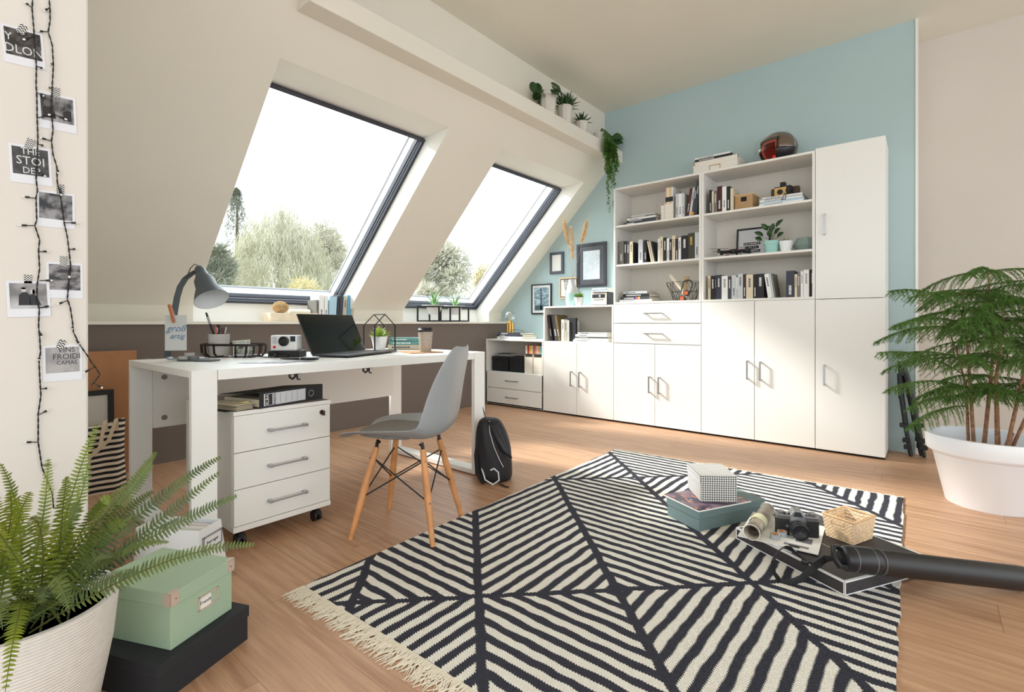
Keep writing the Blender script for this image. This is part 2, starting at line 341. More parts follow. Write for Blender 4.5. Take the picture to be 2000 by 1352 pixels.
# =================== CABINET WALL ===================
YF = 4.225; YD = 4.243; XS = [-3.925, -3.10, -2.28, -1.46, -.635, -.222]
def handle_v(parent, x, zc, L_=.15):
    mb = MB(); mb.box(x-.006, YF-.033, zc-L_/2, x+.006, YF-.025, zc+L_/2)
    for s in (-1, 1): mb.box(x-.006, YF-.026, zc+s*(L_/2-.006)-.006, x+.006, YF+.001, zc+s*(L_/2-.006)+.006)
    o = mb.build('handle', M_alu, parent, bevel=.0015, label='bar handle of brushed metal'); return o
def handle_h(parent, xc, z, L_=.17):
    mb = MB(); mb.box(xc-L_/2, YF-.033, z-.005, xc+L_/2, YF-.025, z+.005)
    for s in (-1, 1): mb.box(xc+s*(L_/2-.006)-.006, YF-.026, z-.005, xc+s*(L_/2-.006)+.006, YF+.001, z+.005)
    return mb.build('handle', M_alu, parent, bevel=.0015, label='bar handle of brushed metal')
def door(parent, x0, x1, z0, z1, hx, hz):
    d = MB().box(x0+.002, YF, z0+.002, x1-.002, YD, z1-.002).build('door', M_white, parent, bevel=.001)
    handle_v(d, hx, hz)
def drawer(parent, x0, x1, z0, z1):
    d = MB().box(x0+.002, YF, z0+.0025, x1-.002, YD, z1-.0025).build('drawer', M_white, parent, bevel=.001)
    handle_h(d, (x0+x1)/2-.01, (z0+z1)/2+.0)
def carcass(parent, x0, x1, z0, z1, yf=YD, topfull=True, back=True, t=.018, open_=False):
    mb = MB(); a = x0+.001; b = x1-.001; y1 = YW-.004
    mb.box(a, yf, z0, a+t, y1, z1-t); mb.box(b-t, yf, z0, b, y1, z1-t); mb.box(a, yf, z1-t, b, y1, z1); mb.box(a+t, yf, z0, b-t, y1, z0+t)
    mb.build('body', M_white2, parent, bevel=.0012)
    bk = MB(); bk.box(a+t, y1-.012, z0+t, b-t, y1-.004, z1-t)
    if open_:   # rear panel seams
        w = (b-a-2*t)
        for q in (1/3, 2/3): bk.box(a+t+w*q-.001, y1-.0135, z0+t, a+t+w*q+.001, y1-.011, z1-t, 1)
    bk.build('back_panel', [M_inner, M_pages], parent)
def pins(parent, x, s, zs):
    mb = MB(); bk = [c for c in parent.children if c.name.startswith('back_panel')][0]
    for z in zs:
        for y in (YF+.05, YF+.30):
            for k in (-1, 0, 1): mb.cyl((x, y, z+k*.032), (x+s*.001, y, z+k*.032), .0025, n=6)
    me = bk.data; M0 = [m for m in me.materials]; t_ = MB(); t_.v = [v.co.copy() for v in me.vertices]; t_.f = [list(p.vertices) for p in me.polygons]; t_.mi = [p.material_index for p in me.polygons]
    t_.add(mb.v, mb.f, len(M0)); nm = 'back_panel'; bpy.data.objects.remove(bk); t_.build(nm, M0+[M_dark], parent)
def shelf(parent, x0, x1, z, th=.018): MB().box(x0+.02, YF+.004, z-th, x1-.02, YW-.017, z).build('shelf', M_white2, parent, bevel=.001)
def plinth(parent, x0, x1): MB().box(x0+.005, YF+.03, 0, x1-.005, YW-.01, .016).build('plinth', M_dark, parent)
def cab(name, label, cat='cabinet'): return thing(name, (0, 0, 0), 0, label, cat)
# low open unit
c1 = cab('low_cabinet', 'lowest white cabinet at the left corner, open compartment above two drawers')
x0, x1 = XS[0], XS[1]; carcass(c1, x0, x1, .016, .752, YF, open_=True); plinth(c1, x0, x1)
shelf(c1, x0, x1, .384); drawer(c1, x0+.0, x1, .2, .384); drawer(c1, x0, x1, .016, .2); pins(c1, x0+.0195, 1, (.47, .66))
c2 = cab('sideboard_cabinet', 'white cabinet with two doors under an open book compartment, framed pictures above')
x0, x1 = XS[1], XS[2]; carcass(c2, x0, x1, .016, .746); plinth(c2, x0, x1); xm = (x0+x1)/2
door(c2, x0, xm-.00, .016, .746, xm-.055, .376); door(c2, xm, x1, .016, .746, xm+.045, .376)
mb = MB(); mb.box(x0+.001, YF, .746, x0+.019, YW-.004, 1.09); mb.box(x1-.019, YF, .746, x1-.001, YW-.004, 1.09); mb.box(x0+.001, YF, 1.09, x1-.001, YW-.004, 1.108)
mb.build('open_top_box', M_white2, c2, bevel=.0012); MB().box(x0+.019, YW-.016, .746, x1-.019, YW-.008, 1.09).build('back_panel', M_inner, c2)
pins(c2, x0+.0195, 1, (.83, 1.0))
c3 = cab('drawer_cabinet', 'white base cabinet with two wide drawers over two doors')
x0, x1 = XS[2], XS[3]; carcass(c3, x0, x1, .016, 1.112); plinth(c3, x0, x1); xm = (x0+x1)/2
drawer(c3, x0, x1, .932, 1.112); drawer(c3, x0, x1, .747, .932); door(c3, x0, xm, .016, .747, xm-.045, .383); door(c3, xm, x1, .016, .747, xm+.045, .383)
c4 = cab('door_cabinet', 'white base cabinet with two tall plain doors below the right bookcase')
x0, x1 = XS[3], XS[4]; carcass(c4, x0, x1, .016, 1.112); plinth(c4, x0, x1); xm = (x0+x1)/2
door(c4, x0, xm, .016, 1.112, xm-.047, .565); door(c4, xm, x1, .016, 1.112, xm+.047, .562)
for (x0, x1, lab) in ((XS[2], XS[3], 'left white open bookcase with three levels standing above the drawer cabinet'), (XS[3], XS[4], 'right white open bookcase with three levels beside the tall cupboard')):
    c_ = cab('bookcase', lab, 'bookcase'); carcass(c_, x0, x1, 1.112, 2.202, YF, open_=True)
    shelf(c_, x0, x1, 1.85); shelf(c_, x0, x1, 1.483); pins(c_, x0+.0195, 1, (1.25, 1.36, 1.62, 1.73, 1.97, 2.1))
c5 = cab('tall_cupboard', 'tall narrow white cupboard with an upper and a lower door at the right end')
x0, x1 = XS[4], XS[5]; carcass(c5, x0, x1, .016, 2.215); plinth(c5, x0, x1)
door(c5, x0, x1, .016, 1.11, x0+.06, .56); door(c5, x0, x1, 1.11, 2.215, x0+.06, 1.65)
# =================== BOOKS ===================
BM = {}
def bmat(c, r=.55):
    k = 'cover_%d_%d_%d' % c
    return mat(k, c, r, bump=.05, bscale=300)
COL = dict(black=(26, 25, 28), navy=(50, 56, 68), cream=(222, 208, 180), white=(238, 237, 234), silver=(200, 204, 206), grey=(120, 118, 112), brown=(58, 44, 42), red=(150, 40, 34), charcoal=(62, 64, 72),
  lblue=(176, 206, 224), blue=(96, 160, 190), teal=(88, 138, 136), beige=(190, 180, 160), olive=(60, 60, 48), orange=(196, 80, 48), yellow=(222, 178, 70), pink=(222, 150, 140))
def marks(mb, w, h, rnd, n=9, frac=.5, mi=0):      # illegible title: tiny dashes running along the spine
    z = h*(.85 if rnd.random() < .5 else .45)
    for k in range(n):
        s = rnd.uniform(.003, .009); mb.box(-w*.16, -.0004, z-s, w*.16, 0, z, mi); z -= s+.003
def book(label, x0, x1, z, h, col, cat_group, y=None, dep=.17, lean=0, mark='white', seed=0, n=8):
    """upright book, spine towards the room; x0..x1 at its foot, lean = sideways shift of the top (m)"""
    w = max(.006, x1-x0); rnd = random.Random(hash_(label)); y = YF+.035 if y is None else y
    t = thing('book', ((x0+x1)/2, y, z), 0, label, 'book', cat_group)
    if lean: t.rotation_euler = (0, atan2(lean, h), 0); t.location.z = z+abs(lean)/h*w/2
    c = MB(); ct = min(.0022, w*.2)
    c.box(-w/2, 0, 0, w/2, ct, h); c.box(-w/2, ct, 0, -w/2+ct, dep, h); c.box(w/2-ct, ct, 0, w/2, dep, h); c.build('cover', bmat(COL[col] if isinstance(col, str) else col), t, bevel=.0008)
    MB().box(-w/2+ct, ct, .003, w/2-ct, dep-.004, h-.003).build('page_block', M_pages, t)
    if mark:
        m = MB(); marks(m, w, h, rnd, n); m.build('spine_print', bmat(COL[mark]), t)
    return t
def hash_(s):
    k = 7
    for ch in s: k = (k*31+ord(ch)) % 100003
    return k
def row_of_books(ox, oy, sc_, z, specs, where, group, y=None, dep=.17):
    """specs: left, right (foot), top edge, colour, phrase[, shift of top, mark colour] measured on the spine plane"""
    yy = YF+.035 if y is None else y; cur = None
    for s in specs:
        u0, u1, vt, col, ph = s[:5]; sh = s[5] if len(s) > 5 else 0; mk = s[6] if len(s) > 6 else ('charcoal' if col in ('white', 'cream', 'silver', 'beige', 'lblue') else 'white')
        a = at_y(ox+u0/sc_, 600, yy).x; b = at_y(ox+u1/sc_, 600, yy).x
        h = at_y(ox+(u0+u1)/2/sc_, oy+vt/sc_, yy).z-z
        ln = (at_y(ox+(u0+sh)/sc_, 600, yy).x-a) if sh else 0
        if cur is not None and a < cur+.0006: a = cur+.0006
        book(ph+', '+where, a, max(b, a+.006), z+.0005, h, col, group, yy, dep, ln, mk); cur = max(b, a+.006)
def flat_books(cx_, cy_, z, specs, name='book', where='', group=None, rz=0, cat='book', mark=True):
    """stack of lying books: (width, depth, thickness, colour, phrase, dx, dy, twist)"""
    zz = z+.0004
    for s in specs:
        w, dp, t_, col, ph = s[:5]; dx, dy, tw = (s[5:] + (0, 0, 0))[:3]
        t = thing(name, (cx_+dx, cy_+dy, zz), rz+tw, ph+', '+where, cat, group)
        ct = min(.002, t_*.18); c = MB(); c.box(-w/2, -dp/2, 0, w/2, dp/2, ct); c.box(-w/2, -dp/2, t_-ct, w/2, dp/2, t_); c.box(-w/2, -dp/2, ct, w/2, -dp/2+ct, t_-ct)
        c.build('cover', bmat(COL[col] if isinstance(col, str) else col), t, bevel=.0006)
        MB().box(-w/2+.003, -dp/2+ct, ct, w/2-.003, dp/2-.003, t_-ct).build('page_block', M_pages, t)
        if mark and t_ > .008:
            rnd = random.Random(hash_(ph+where)); m = MB(); x = -w*.38
            for k in range(rnd.randint(7, 12)):
                q = rnd.uniform(.004, .012); m.box(x, -dp/2-.0004, t_*.32, x+q, -dp/2, t_*.66); x += q+.004
            m.build('spine_print', bmat(COL['charcoal' if col in ('white', 'cream', 'silver', 'beige') else 'white']), t)
        zz += t_+.0006
    return zz
GB = 'books standing in the bookcases'
# left bookcase, middle level
row_of_books(1190, 440, 7.51, 1.483, [
 (140, 210, 235, 'grey', 'thick grey book, leftmost'), (213, 256, 235, 'black', 'black book right of the thick grey one'), (259, 292, 235, 'brown', 'thin maroon book'),
 (296, 345, 240, 'cream', 'cream book left of the silver one'), (348, 356, 250, 'black', 'thin black book against the cream one', 0, None), (425, 490, 210, 'silver', 'wide silver book standing alone'), (510, 546, 220, 'black', 'black book right of the silver one'),
 (612, 632, 225, 'cream', 'first thin cream book leaning left', -62, None), (640, 662, 225, 'cream', 'second thin cream book leaning left', -62, None), (664, 684, 225, 'black', 'black book leaning on two thin cream ones', -62, None),
 (710, 740, 200, 'white', 'thin white book right of the leaning ones'), (743, 787, 170, 'cream', 'tall off-white book'), (790, 840, 182, 'black', 'black book right of the tall off-white one'), (842, 879, 190, 'white', 'white book between two black ones'),
 (881, 917, 205, 'black', 'low black book with a round white emblem'), (920, 966, 150, 'cream', 'tall cream book'), (969, 1010, 200, 'black', 'low black book right of the tall cream one'), (1013, 1050, 180, 'white', 'white book beside the wide black one'),
 (1055, 1150, 152, 'black', 'wide black book with white title'), (1155, 1248, 115, 'olive', 'tall dark olive book with a yellow mark', 0, 'yellow'), (1254, 1318, 105, 'silver', 'tall silver book'), (1321, 1334, 105, 'white', 'thin white book at the right end')],
 'middle level of left bookcase', GB)
# right bookcase, bottom level
row_of_books(1360, 410, 6.76, 1.130, [
 (152, 187, 870, 'cream', 'cream book at the left end'), (190, 243, 872, 'black', 'black book with large white title'), (246, 260, 880, 'brown', 'very thin dark book'), (263, 329, 860, 'navy', 'dark slate book with emblem'),
 (333, 414, 872, 'white', 'broad white book with grey title', 0, 'grey'), (418, 462, 880, 'charcoal', 'dark patterned book right of the broad white one'), (465, 525, 865, 'silver', 'silver book left of a thin white one'), (528, 544, 890, 'white', 'thin low white book'),
 (547, 614, 845, 'silver', 'glossy light grey book'), (617, 655, 850, 'brown', 'dark brown book left of the ivory one'), (658, 748, 855, 'cream', 'wide ivory book'), (752, 795, 852, 'black', 'black book right of the wide ivory one'),
 (798, 892, 845, 'black', 'widest black book with upright white title'), (945, 1003, 845, 'white', 'white book with black title leaning left', -50, 'black'), (1006, 1030, 838, 'silver', 'thin silver book leaning left', -50, None), (1033, 1050, 835, 'grey', 'thin grey cloth book leaning left', -50, None),
 (1185, 1293, 805, 'navy', 'thick slate blue binder-like book with emblem'), (1297, 1330, 850, 'cream', 'low cream book right of the thick slate one'), (1333, 1371, 830, 'grey', 'grey book near the right end'), (1376, 1411, 808, 'white', 'narrow white book near the right end'),
 (1415, 1488, 790, 'white', 'broad pale book near the right end', 0, 'grey'), (1491, 1509, 790, 'black', 'thin black book near the right end', 0, None), (1512, 1541, 785, 'black', 'black book with a red top, at the right end')],
 'bottom level of right bookcase', GB)
# right bookcase, top level
row_of_books(1330, 240, 6.897, 1.85, [
 (380, 412, 905, 'black', 'black book at the left end'), (415, 442, 920, 'cream', 'thin cream book beside the leftmost black one'), (446, 484, 915, 'grey', 'low grey book'), (487, 550, 855, (70, 22, 22), 'black and dark red book'),
 (554, 612, 860, 'white', 'tall white book'), (615, 662, 856, 'black', 'tall black book right of the white one'), (666, 702, 880, 'cream', 'cream book beside the wicker basket', 0, None)], 'top level of right bookcase', GB)
# left bookcase, top level
row_of_books(1190, 330, 9.014, 1.85, [
 (1168, 1214, 440, 'silver', 'light grey book right of the magazine files'), (1218, 1278, 435, 'white', 'white book with bold black lettering', 0, 'black'), (1282, 1322, 425, 'silver', 'thin pale book with a grey cover'),
 (1350, 1392, 345, (86, 40, 36), 'dark red patterned magazine leaning right', 70), (1400, 1440, 345, 'silver', 'pale magazine leaning right', 70), (1446, 1486, 310, 'charcoal', 'grey magazine leaning right', 70), (1492, 1538, 225, 'navy', 'big dark blue book leaning on the right side', 52)],
 'top level of left bookcase', GB)
st = MB(); R_ = .02
pts = [(R_*(1 if k % 2 == 0 else .5)*cos(pi/2+k*pi/5), 0, R_*(1 if k % 2 == 0 else .5)*sin(pi/2+k*pi/5)) for k in range(10)]
st.ext(pts, (0, .002, 0)); p = at_y(1352, 415, YF+.022); tag(st.build('star_ornament', mat('orange_star', (240, 160, 40), .5), loc=(p.x, YF+.022, 1.872)), 'small orange star leaning on the dark blue book, top level of left bookcase', 'star')
# lying stacks
def bx(u, y=YF+.1): return at_y(u, 600, y).x
xa = at_y(1216.6, 430, YF+.03).x; xb = at_y(1281, 430, YF+.03).x
GS = 'lying books in the cabinet wall'
W_ = xb-xa; xc = (xa+xb)/2
flat_books(xc, YF+.15, 1.85, [(W_, .23, .021, 'charcoal', 'bottom charcoal book of the stack'), (W_*.9, .22, .018, 'charcoal', 'second dark book of the stack', .012), (W_*.86, .22, .017, 'white', 'white book in the middle of the stack', .014),
  (W_*.8, .21, .016, 'grey', 'grey book below the topmost one', .02), (W_*.74, .2, .006, 'white', 'thin white booklet on top of the stack', .026)], 'book', 'top level of left bookcase', GS)
xa = bx(1216.5); xb = bx(1280); W_ = xb-xa; xc = (xa+xb)/2
flat_books(xc, YF+.15, 1.130, [(W_, .25, .021, 'white', 'large white book at the bottom of the stack'), (W_*.87, .23, .026, 'charcoal', 'dark book with a rainbow band on its spine', -.01), (W_*.8, .22, .026, 'black', 'black book with white title', .0),
  (W_*.74, .21, .024, 'silver', 'pale grey book on top of the stack', -.012)], 'book', 'bottom level of left bookcase', GS)
rb = MB()
for k in range(4): rb.box(xc+.0+k*.011, YF+.0335, 1.154, xc+.011+k*.011, YF+.0345, 1.176, k)
tag(rb.build('book_band', [bmat((150, 120, 180)), bmat((214, 80, 130)), bmat((236, 140, 60)), bmat((238, 214, 70))]), 'rainbow coloured paper band around the dark lying book, bottom level of left bookcase', 'paper band')
# white cabinet open box: lying stack
xc = (bx(1128)+bx(1197))/2; W_ = bx(1195)-bx(1127)
flat_books(xc-.008, YF+.16, .746, [(W_, .27, .022, 'white', 'large white book at the bottom of the pile'), (W_*.95, .26, .016, 'white', 'second white book of the pile', .006), (W_*.93, .25, .011, 'black', 'thin black book of the pile', .004),
  (W_*.9, .25, .024, 'white', 'glossy white book with a short title', .0), (W_*.84, .24, .02, 'silver', 'grey book on top of the pile', .01)], 'book', 'open compartment of the sideboard cabinet', GS)
row_of_books(930, 440, 5.633, .746, [(820, 843, 985, 'brown', 'dark brown book leaning left', -43), (866, 900, 990, 'charcoal', 'grey patterned book leaning left', -43), (904, 926, 990, (120, 100, 62), 'brown photo book leaning left', -43), (936, 966, 1038, 'white', 'white book left of the black album'),
 (970, 1000, 1040, 'beige', 'beige book left of the black album'), (1003, 1018, 1048, 'white', 'thin white book left of the black album')], 'sideboard compartment', GB, dep=.2)
xx = bx(1112, YF+.04); t = thing('photo_album', (xx, YF+.05, .7465), 0, 'black album with a small white emblem facing the room, sideboard compartment', 'album')
MB().box(-.072, 0, 0, .072, .03, .24).build('cover', M_blackp, t, bevel=.002); MB().box(-.05, .03, .003, .068, .031, .23).build('page_block', M_pages, t)
MB().ext([(-.058, -.0006, .205), (-.05, -.0006, .196), (-.036, -.0006, .215), (-.05, -.0006, .203)], (0, .0006, 0)).build('emblem', M_paper, t)
# books on the low cabinet
xc = (bx(976)+bx(1035))/2
zt = flat_books(xc, YF+.14, .752, [(.36, .26, .03, 'white', 'large white book at the bottom'), (.36, .25, .02, 'charcoal', 'dark spined book in the middle', -.01, 0, .05), (.33, .23, .022, 'navy', 'navy spined book on top', -.01, .0, -.04)], 'book', 'pile on the low corner cabinet', GS)
# =================== SHELF DECOR ===================
GM = 'magazine files'
M_file = mat('file_card', (232, 224, 210), .8); M_rivet = mat('rivet', (120, 110, 100), .4, .6)
def mag_file(x, y, z, w, label, h=.2, dep=.24):
    t = thing('magazine_file', (x, y, z), 0, label, 'magazine file', GM)
    b = MB(); b.box(-w/2, 0, 0, w/2, .003, h*.9); b.box(-w/2, .003, 0, -w/2+.003, dep, h); b.box(w/2-.003, .003, 0, w/2, dep, h); b.box(-w/2+.003, dep-.003, 0, w/2-.003, dep, h); b.box(-w/2+.003, .003, 0, w/2-.003, dep-.003, .003)
    b.build('box', M_file, t)
    r = MB()
    for k in range(4):
        for sx_ in (-1, 1): r.cyl((sx_*(w/2-.008), -.0015, .02+k*h*.25), (sx_*(w/2-.008), .0005, .02+k*h*.25), .002, n=8)
    r.build('rivet_row', M_rivet, t); return t
def mags(x, y, z, w, h, cols, where, dark=True, dep=.2):
    n = len(cols); tw = w/n
    for i, c in enumerate(cols):
        t = thing('magazine', (x-w/2+(i+.5)*tw, y, z), 0, c[1]+', '+where, 'magazine', 'magazines standing in files')
        MB().box(-tw*.45, 0, 0, tw*.45, dep, h).build('pages', bmat(c[0]), t)
        if dark: MB().box(-tw*.46, -.0006, h*.55, tw*.46, .0, h*.70).build('spine_band', M_blackp, t)
# top level of left bookcase
zf = 1.8505
a = at_y(1291.5, 600, YF+.04).x; b = at_y(1296.5, 600, YF+.04).x; c_ = at_y(1314, 600, YF+.04).x
mag_file((a+b)/2-.0, YF+.04, zf, b-a+.006, 'narrow white magazine file at the left, top level of left bookcase', .15)
mag_file((b+c_)/2+.005, YF+.04, zf, c_-b-.002, 'wide cream magazine file, top level of left bookcase', .155)
mags((b+c_)/2+.005, YF+.048, zf+.004, c_-b-.014, .28, [((226, 170, 150), 'peach magazine'), (COL['white'], 'white magazine'), ((226, 214, 180), 'ivory magazine'), ((220, 190, 120), 'ochre magazine'), (COL['white'], 'white black-covered magazine')], 'wide file in left bookcase')
# low corner cabinet
zf = .3845
y_ = YF+.05; xs = [at_y(u, 600, y_).x for u in (1024.5, 1040, 1041.5, 1058)]
mag_file((xs[0]+xs[1])/2, y_, zf, xs[1]-xs[0], 'cream magazine file, left of two in the low corner cabinet', .2); mag_file((xs[2]+xs[3])/2, y_, zf, xs[3]-xs[2]-.003, 'cream magazine file, right of two in the low corner cabinet', .2)
cl = [[((236, 230, 214), 'white magazine'), ((180, 40, 40), 'red magazine'), ((224, 190, 90), 'yellow magazine'), ((232, 214, 170), 'ivory magazine')], [((222, 130, 120), 'pink magazine'), ((236, 200, 190), 'pale pink magazine'), ((240, 180, 120), 'apricot magazine'), ((120, 190, 200), 'turquoise magazine')]]
mags((xs[0]+xs[1])/2, y_+.01, zf+.004, xs[1]-xs[0]-.012, .3, cl[0], 'left file in the low corner cabinet'); mags((xs[2]+xs[3])/2, y_+.01, zf+.004, xs[3]-xs[2]-.015, .3, cl[1], 'right file in the low corner cabinet')
M_bbox = mat('black_board', (24, 24, 28), .6, bump=.1, bscale=150)
for u0, u1, lab, vt in ((960.5, 992, 'black lidded box, left one of two in the low corner cabinet', 698), (994.5, 1022.5, 'black lidded box, right one of two in the low corner cabinet', 699)):
    y_ = YF+.06; a = at_y(u0, 600, y_).x; b = at_y(u1, 600, y_).x; h = .165
    t = thing('storage_box', ((a+b)/2, y_, zf), 0, lab, 'box', 'black boxes in the low cabinet'); w_ = b-a
    MB().box(-w_/2+.003, .003, 0, w_/2-.003, .24, h-.04).build('box', M_bbox, t, bevel=.002); MB().box(-w_/2, 0, h-.042, w_/2, .243, h).build('lid', M_bbox, t, bevel=.002)
    MB().cyl((w_*.0, -.004, h*.6), (w_*.0, .001, h*.6), .004, n=10).build('stud', M_steel, t); MB().box(-.012, -.001, .01, .012, .003, h-.042).build('closing_strap', M_blackp, t)
a = at_y(981, 600, YF+.1).x; flat_books(a, YF+.17, zf+.166, [(.2, .15, .012, 'grey', 'grey notebook', 0, 0, .1), (.19, .14, .01, 'silver', 'pale notebook below the topmost', -.0, 0, -.06), (.17, .14, .009, 'charcoal', 'dark notebook on top', .01, 0, .12)], 'notebook', 'lying on the black boxes', 'notebooks on the black boxes', cat='notebook', mark=False)
# ---- plants helpers ----
M_leafg = mat('leaf_green', (70, 116, 44), .45, var=.3, vscale=30); M_leafd = mat('leaf_dark', (44, 78, 36), .4, var=.3, vscale=30); M_leafl = mat('leaf_lime', (150, 178, 70), .5, var=.25, vscale=40); M_soil = mat('soil', (62, 48, 38), .95, bump=.6, bscale=80)
M_potw = mat('pot_white', (238, 238, 238), .4); M_pott = mat('pot_mint', (150, 204, 196), .45); M_stem = mat('stem', (96, 110, 60), .6); M_aloe = mat('aloe', (104, 148, 78), .45, var=.2, vscale=30)
def pot(t, r, h, m, taper=.72, rim=0, n=28, facets=False):
    r0 = r*taper; pr = [(0.001, 0), (r0, 0), (r, h-.0)]
    if rim: pr = [(0.001, 0), (r0, 0), (r*.93, h-rim), (r, h-rim), (r*1.0, h)]
    pr += [(r*.92, h), (r*.86, h*.82), (.001, h*.82)]
    MB().lathe(pr, n=n).build('pot', m, t, smooth=not facets); MB().lathe([(.001, h*.84), (r*.85, h*.84)], n=16).build('soil', M_soil, t)
def rosette(t, z, n, L_, W, m, seed, spread=(.3, 1.3), bend=.1, name='leaf', mn=1):
    R = random.Random(seed)
    if mn == 1: mb = MB()
    for i in range(n):
        if mn: pass
        a = i*2.4+R.uniform(-.2, .2); e = spread[0]+(spread[1]-spread[0])*(i/n); d = Vector((cos(a)*sin(e), sin(a)*sin(e), cos(e)))
        mb.leaf((cos(a)*L_*.05, sin(a)*L_*.05, z), d, Vector((0, 0, 1)) if e > .2 else (1, 0, 0), L_*R.uniform(.75, 1.05), W, bend*R.uniform(.3, 1.4), 5, 0, .35)
    mb.build(name, m, t, smooth=True, solid=.0012)
# sideboard top: vase with pampas, succulent, radio
zt = 1.1085
v = at_y(1118, 600, YF+.15); t = thing('vase', (v.x, YF+.15, zt), 0, 'tall two-tone vase, grey neck and mint foot, on the sideboard', 'vase')
MB().lathe([(.001, 0), (.058, 0), (.07, .05), (.07, .12), (.071, .135)], n=32).build('lower_body', mat('vase_mint', (176, 214, 208), .5), t, smooth=True)
MB().lathe([(.071, .135), (.06, .175), (.034, .205), (.026, .23), (.026, .275), (.03, .28), (.022, .279), (.02, .2)], n=32).build('neck', mat('vase_grey', (190, 190, 188), .55), t, smooth=True)
M_pamp = mat('pampas', (214, 186, 146), .9, var=.2, vscale=60); M_pst = mat('pampas_stalk', (180, 150, 108), .8)
vx = Vector((v.x, YF+.15, 0))
for (ub, vb_, um, vm, ut, vt_, lab) in ((1121, 545, 1111, 480, 1101, 430, 'left dry pampas plume in the two-tone vase'), (1121, 545, 1119, 508, 1115, 445, 'middle dry pampas plume in the two-tone vase'), (1123, 545, 1136, 478, 1146, 432, 'right dry pampas plume in the two-tone vase')):
    b0 = Vector((v.x, YF+.15, 1.16)); b1 = Vector((v.x, YF+.15, zt+.28)); m_ = at_y(um, vm, YF+.12); tp = at_y(ut, vt_, YF+.10)
    pt = thing('pampas_grass', b0, 0, lab, 'dried grass', 'pampas plumes in the vase')
    MB().tube([(0, 0, 0), b1-b0, m_-b0, tp-b0], [.0018, .0018, .0014, .0006], 6).build('stalk', M_pst, pt)
    mb = MB(); R = random.Random(um)
    for i in range(420):
        f = R.random(); p = (m_-b0).lerp(tp-b0, f); d = (tp-m_).normalized(); s = sin(pi*min(1, .15+f*.85))
        sd_ = Vector((R.gauss(0, 1), R.gauss(0, 1), R.gauss(0, .3)))*.45; mb.leaf(p, d+sd_, (R.gauss(0, 1), R.gauss(0, 1), .3), .05*(.5+.7*s), .004, .25, 2)
    mb.build('plume', M_pamp, pt)
v = at_y(1131, 600, YF+.07); t = thing('potted_succulent', (v.x, YF+.07, zt), 0, 'small green leafy succulent in a white tapered pot beside the two-tone vase', 'potted plant')
pot(t, .05, .085, M_potw, .68); mb = MB(); R = random.Random(4)
for i in range(110):
    d = Vector((R.gauss(0, .7), R.gauss(0, .7), R.uniform(.2, 1))); d.normalize(); mb.leaf(Vector((0, 0, .075))+d*R.uniform(.01, .04), d, (0, 0, 1), .03, .018, .2, 3, 0, .3)
mb.build('foliage', mat('succulent_green', (138, 172, 74), .5, var=.3, vscale=60), t, smooth=True)
v = at_y(1160, 600, YF+.06); t = thing('radio', (v.x+.058, YF+.05, zt), 0, 'small retro radio with a cream front and black casing on the sideboard', 'radio')
MB().box(-.09, .01, 0, .09, .14, .128).build('casing', M_black, t, bevel=.006); MB().box(-.084, .0, .006, .084, .012, .122).build('front_panel', mat('radio_cream', (234, 228, 214), .5), t, bevel=.003)
d_ = MB().box(-.07, -.002, .072, .07, .001, .106).build('display', mat('radio_display', (40, 40, 44), .2), t)
MB().box(-.052, -.0015, .05, .052, .001, .055).build('disc_slot', M_black, t)
k = MB(); k.cyl((.02, -.012, .089), (.02, 0, .089), .013, n=20); k.build('knob', M_steel, t, smooth=True)
flat_books(v.x+.07, YF+.1, zt+.128, [(.17, .13, .014, 'white', 'patterned white notepad'), (.165, .13, .012, 'lblue', 'pale blue notepad', .005, 0, .08), (.16, .12, .012, 'white', 'topmost white notepad', .0, 0, -.05)], 'notepad', 'lying on the radio', 'notepads on the radio', cat='notepad', mark=False)
# low cabinet: bulb lamp
zb_ = .752+.0004+.03+.02+.022+.0018
v = at_y(996.5, 600, YF+.1); t = thing('bulb_lamp', (v.x, YF+.1, zb_), 0, 'clear globe bulb lamp with ribbed brass base on the corner book pile', 'lamp')
b_ = MB()
for k in range(6): b_.cyl((.030*cos(k*pi/3), .030*sin(k*pi/3), 0), (.030*cos(k*pi/3), .030*sin(k*pi/3), .11), .0155, n=14)
b_.build('base', M_brass, t, smooth=True); MB().lathe([(.001, .11), (.024, .11), (.018, .135), (.001, .135)], n=20).build('socket', M_brass, t, smooth=True)
g = G('bulb_glass', .03); N = g.N; L = g.L; tr = N.new('ShaderNodeBsdfTransparent'); gl = N.new('ShaderNodeBsdfGlossy'); gl.inputs['Roughness'].default_value = .03; lw = N.new('ShaderNodeLayerWeight'); lw.inputs[0].default_value = .25
mx = N.new('ShaderNodeMixShader'); L.new(lw.outputs['Facing'], mx.inputs[0]); L.new(tr.outputs[0], mx.inputs[1]); L.new(gl.outputs[0], mx.inputs[2]); L.new(mx.outputs[0], N['Material Output'].inputs[0]); M_bulb = g.m
MB().sph((0, 0, .187), .06, 28, 18).build('glass_globe', M_bulb, t, smooth=True)
f_ = MB()
for k in range(6): a = k*pi/3; f_.tube([(0, 0, .13), (.012*cos(a), .012*sin(a), .17), (.02*cos(a+.4), .02*sin(a+.4), .2), (0, 0, .21)], .0007, 5)
f_.build('filament', M_brass, t)
MB().tube([(.02, -.03, .004), (.07, -.05, .03), (.13, -.03, .035), (.17, .02, .02), (.15, .06, .006)], .0022, 6).build('cable', M_black, t, smooth=True)
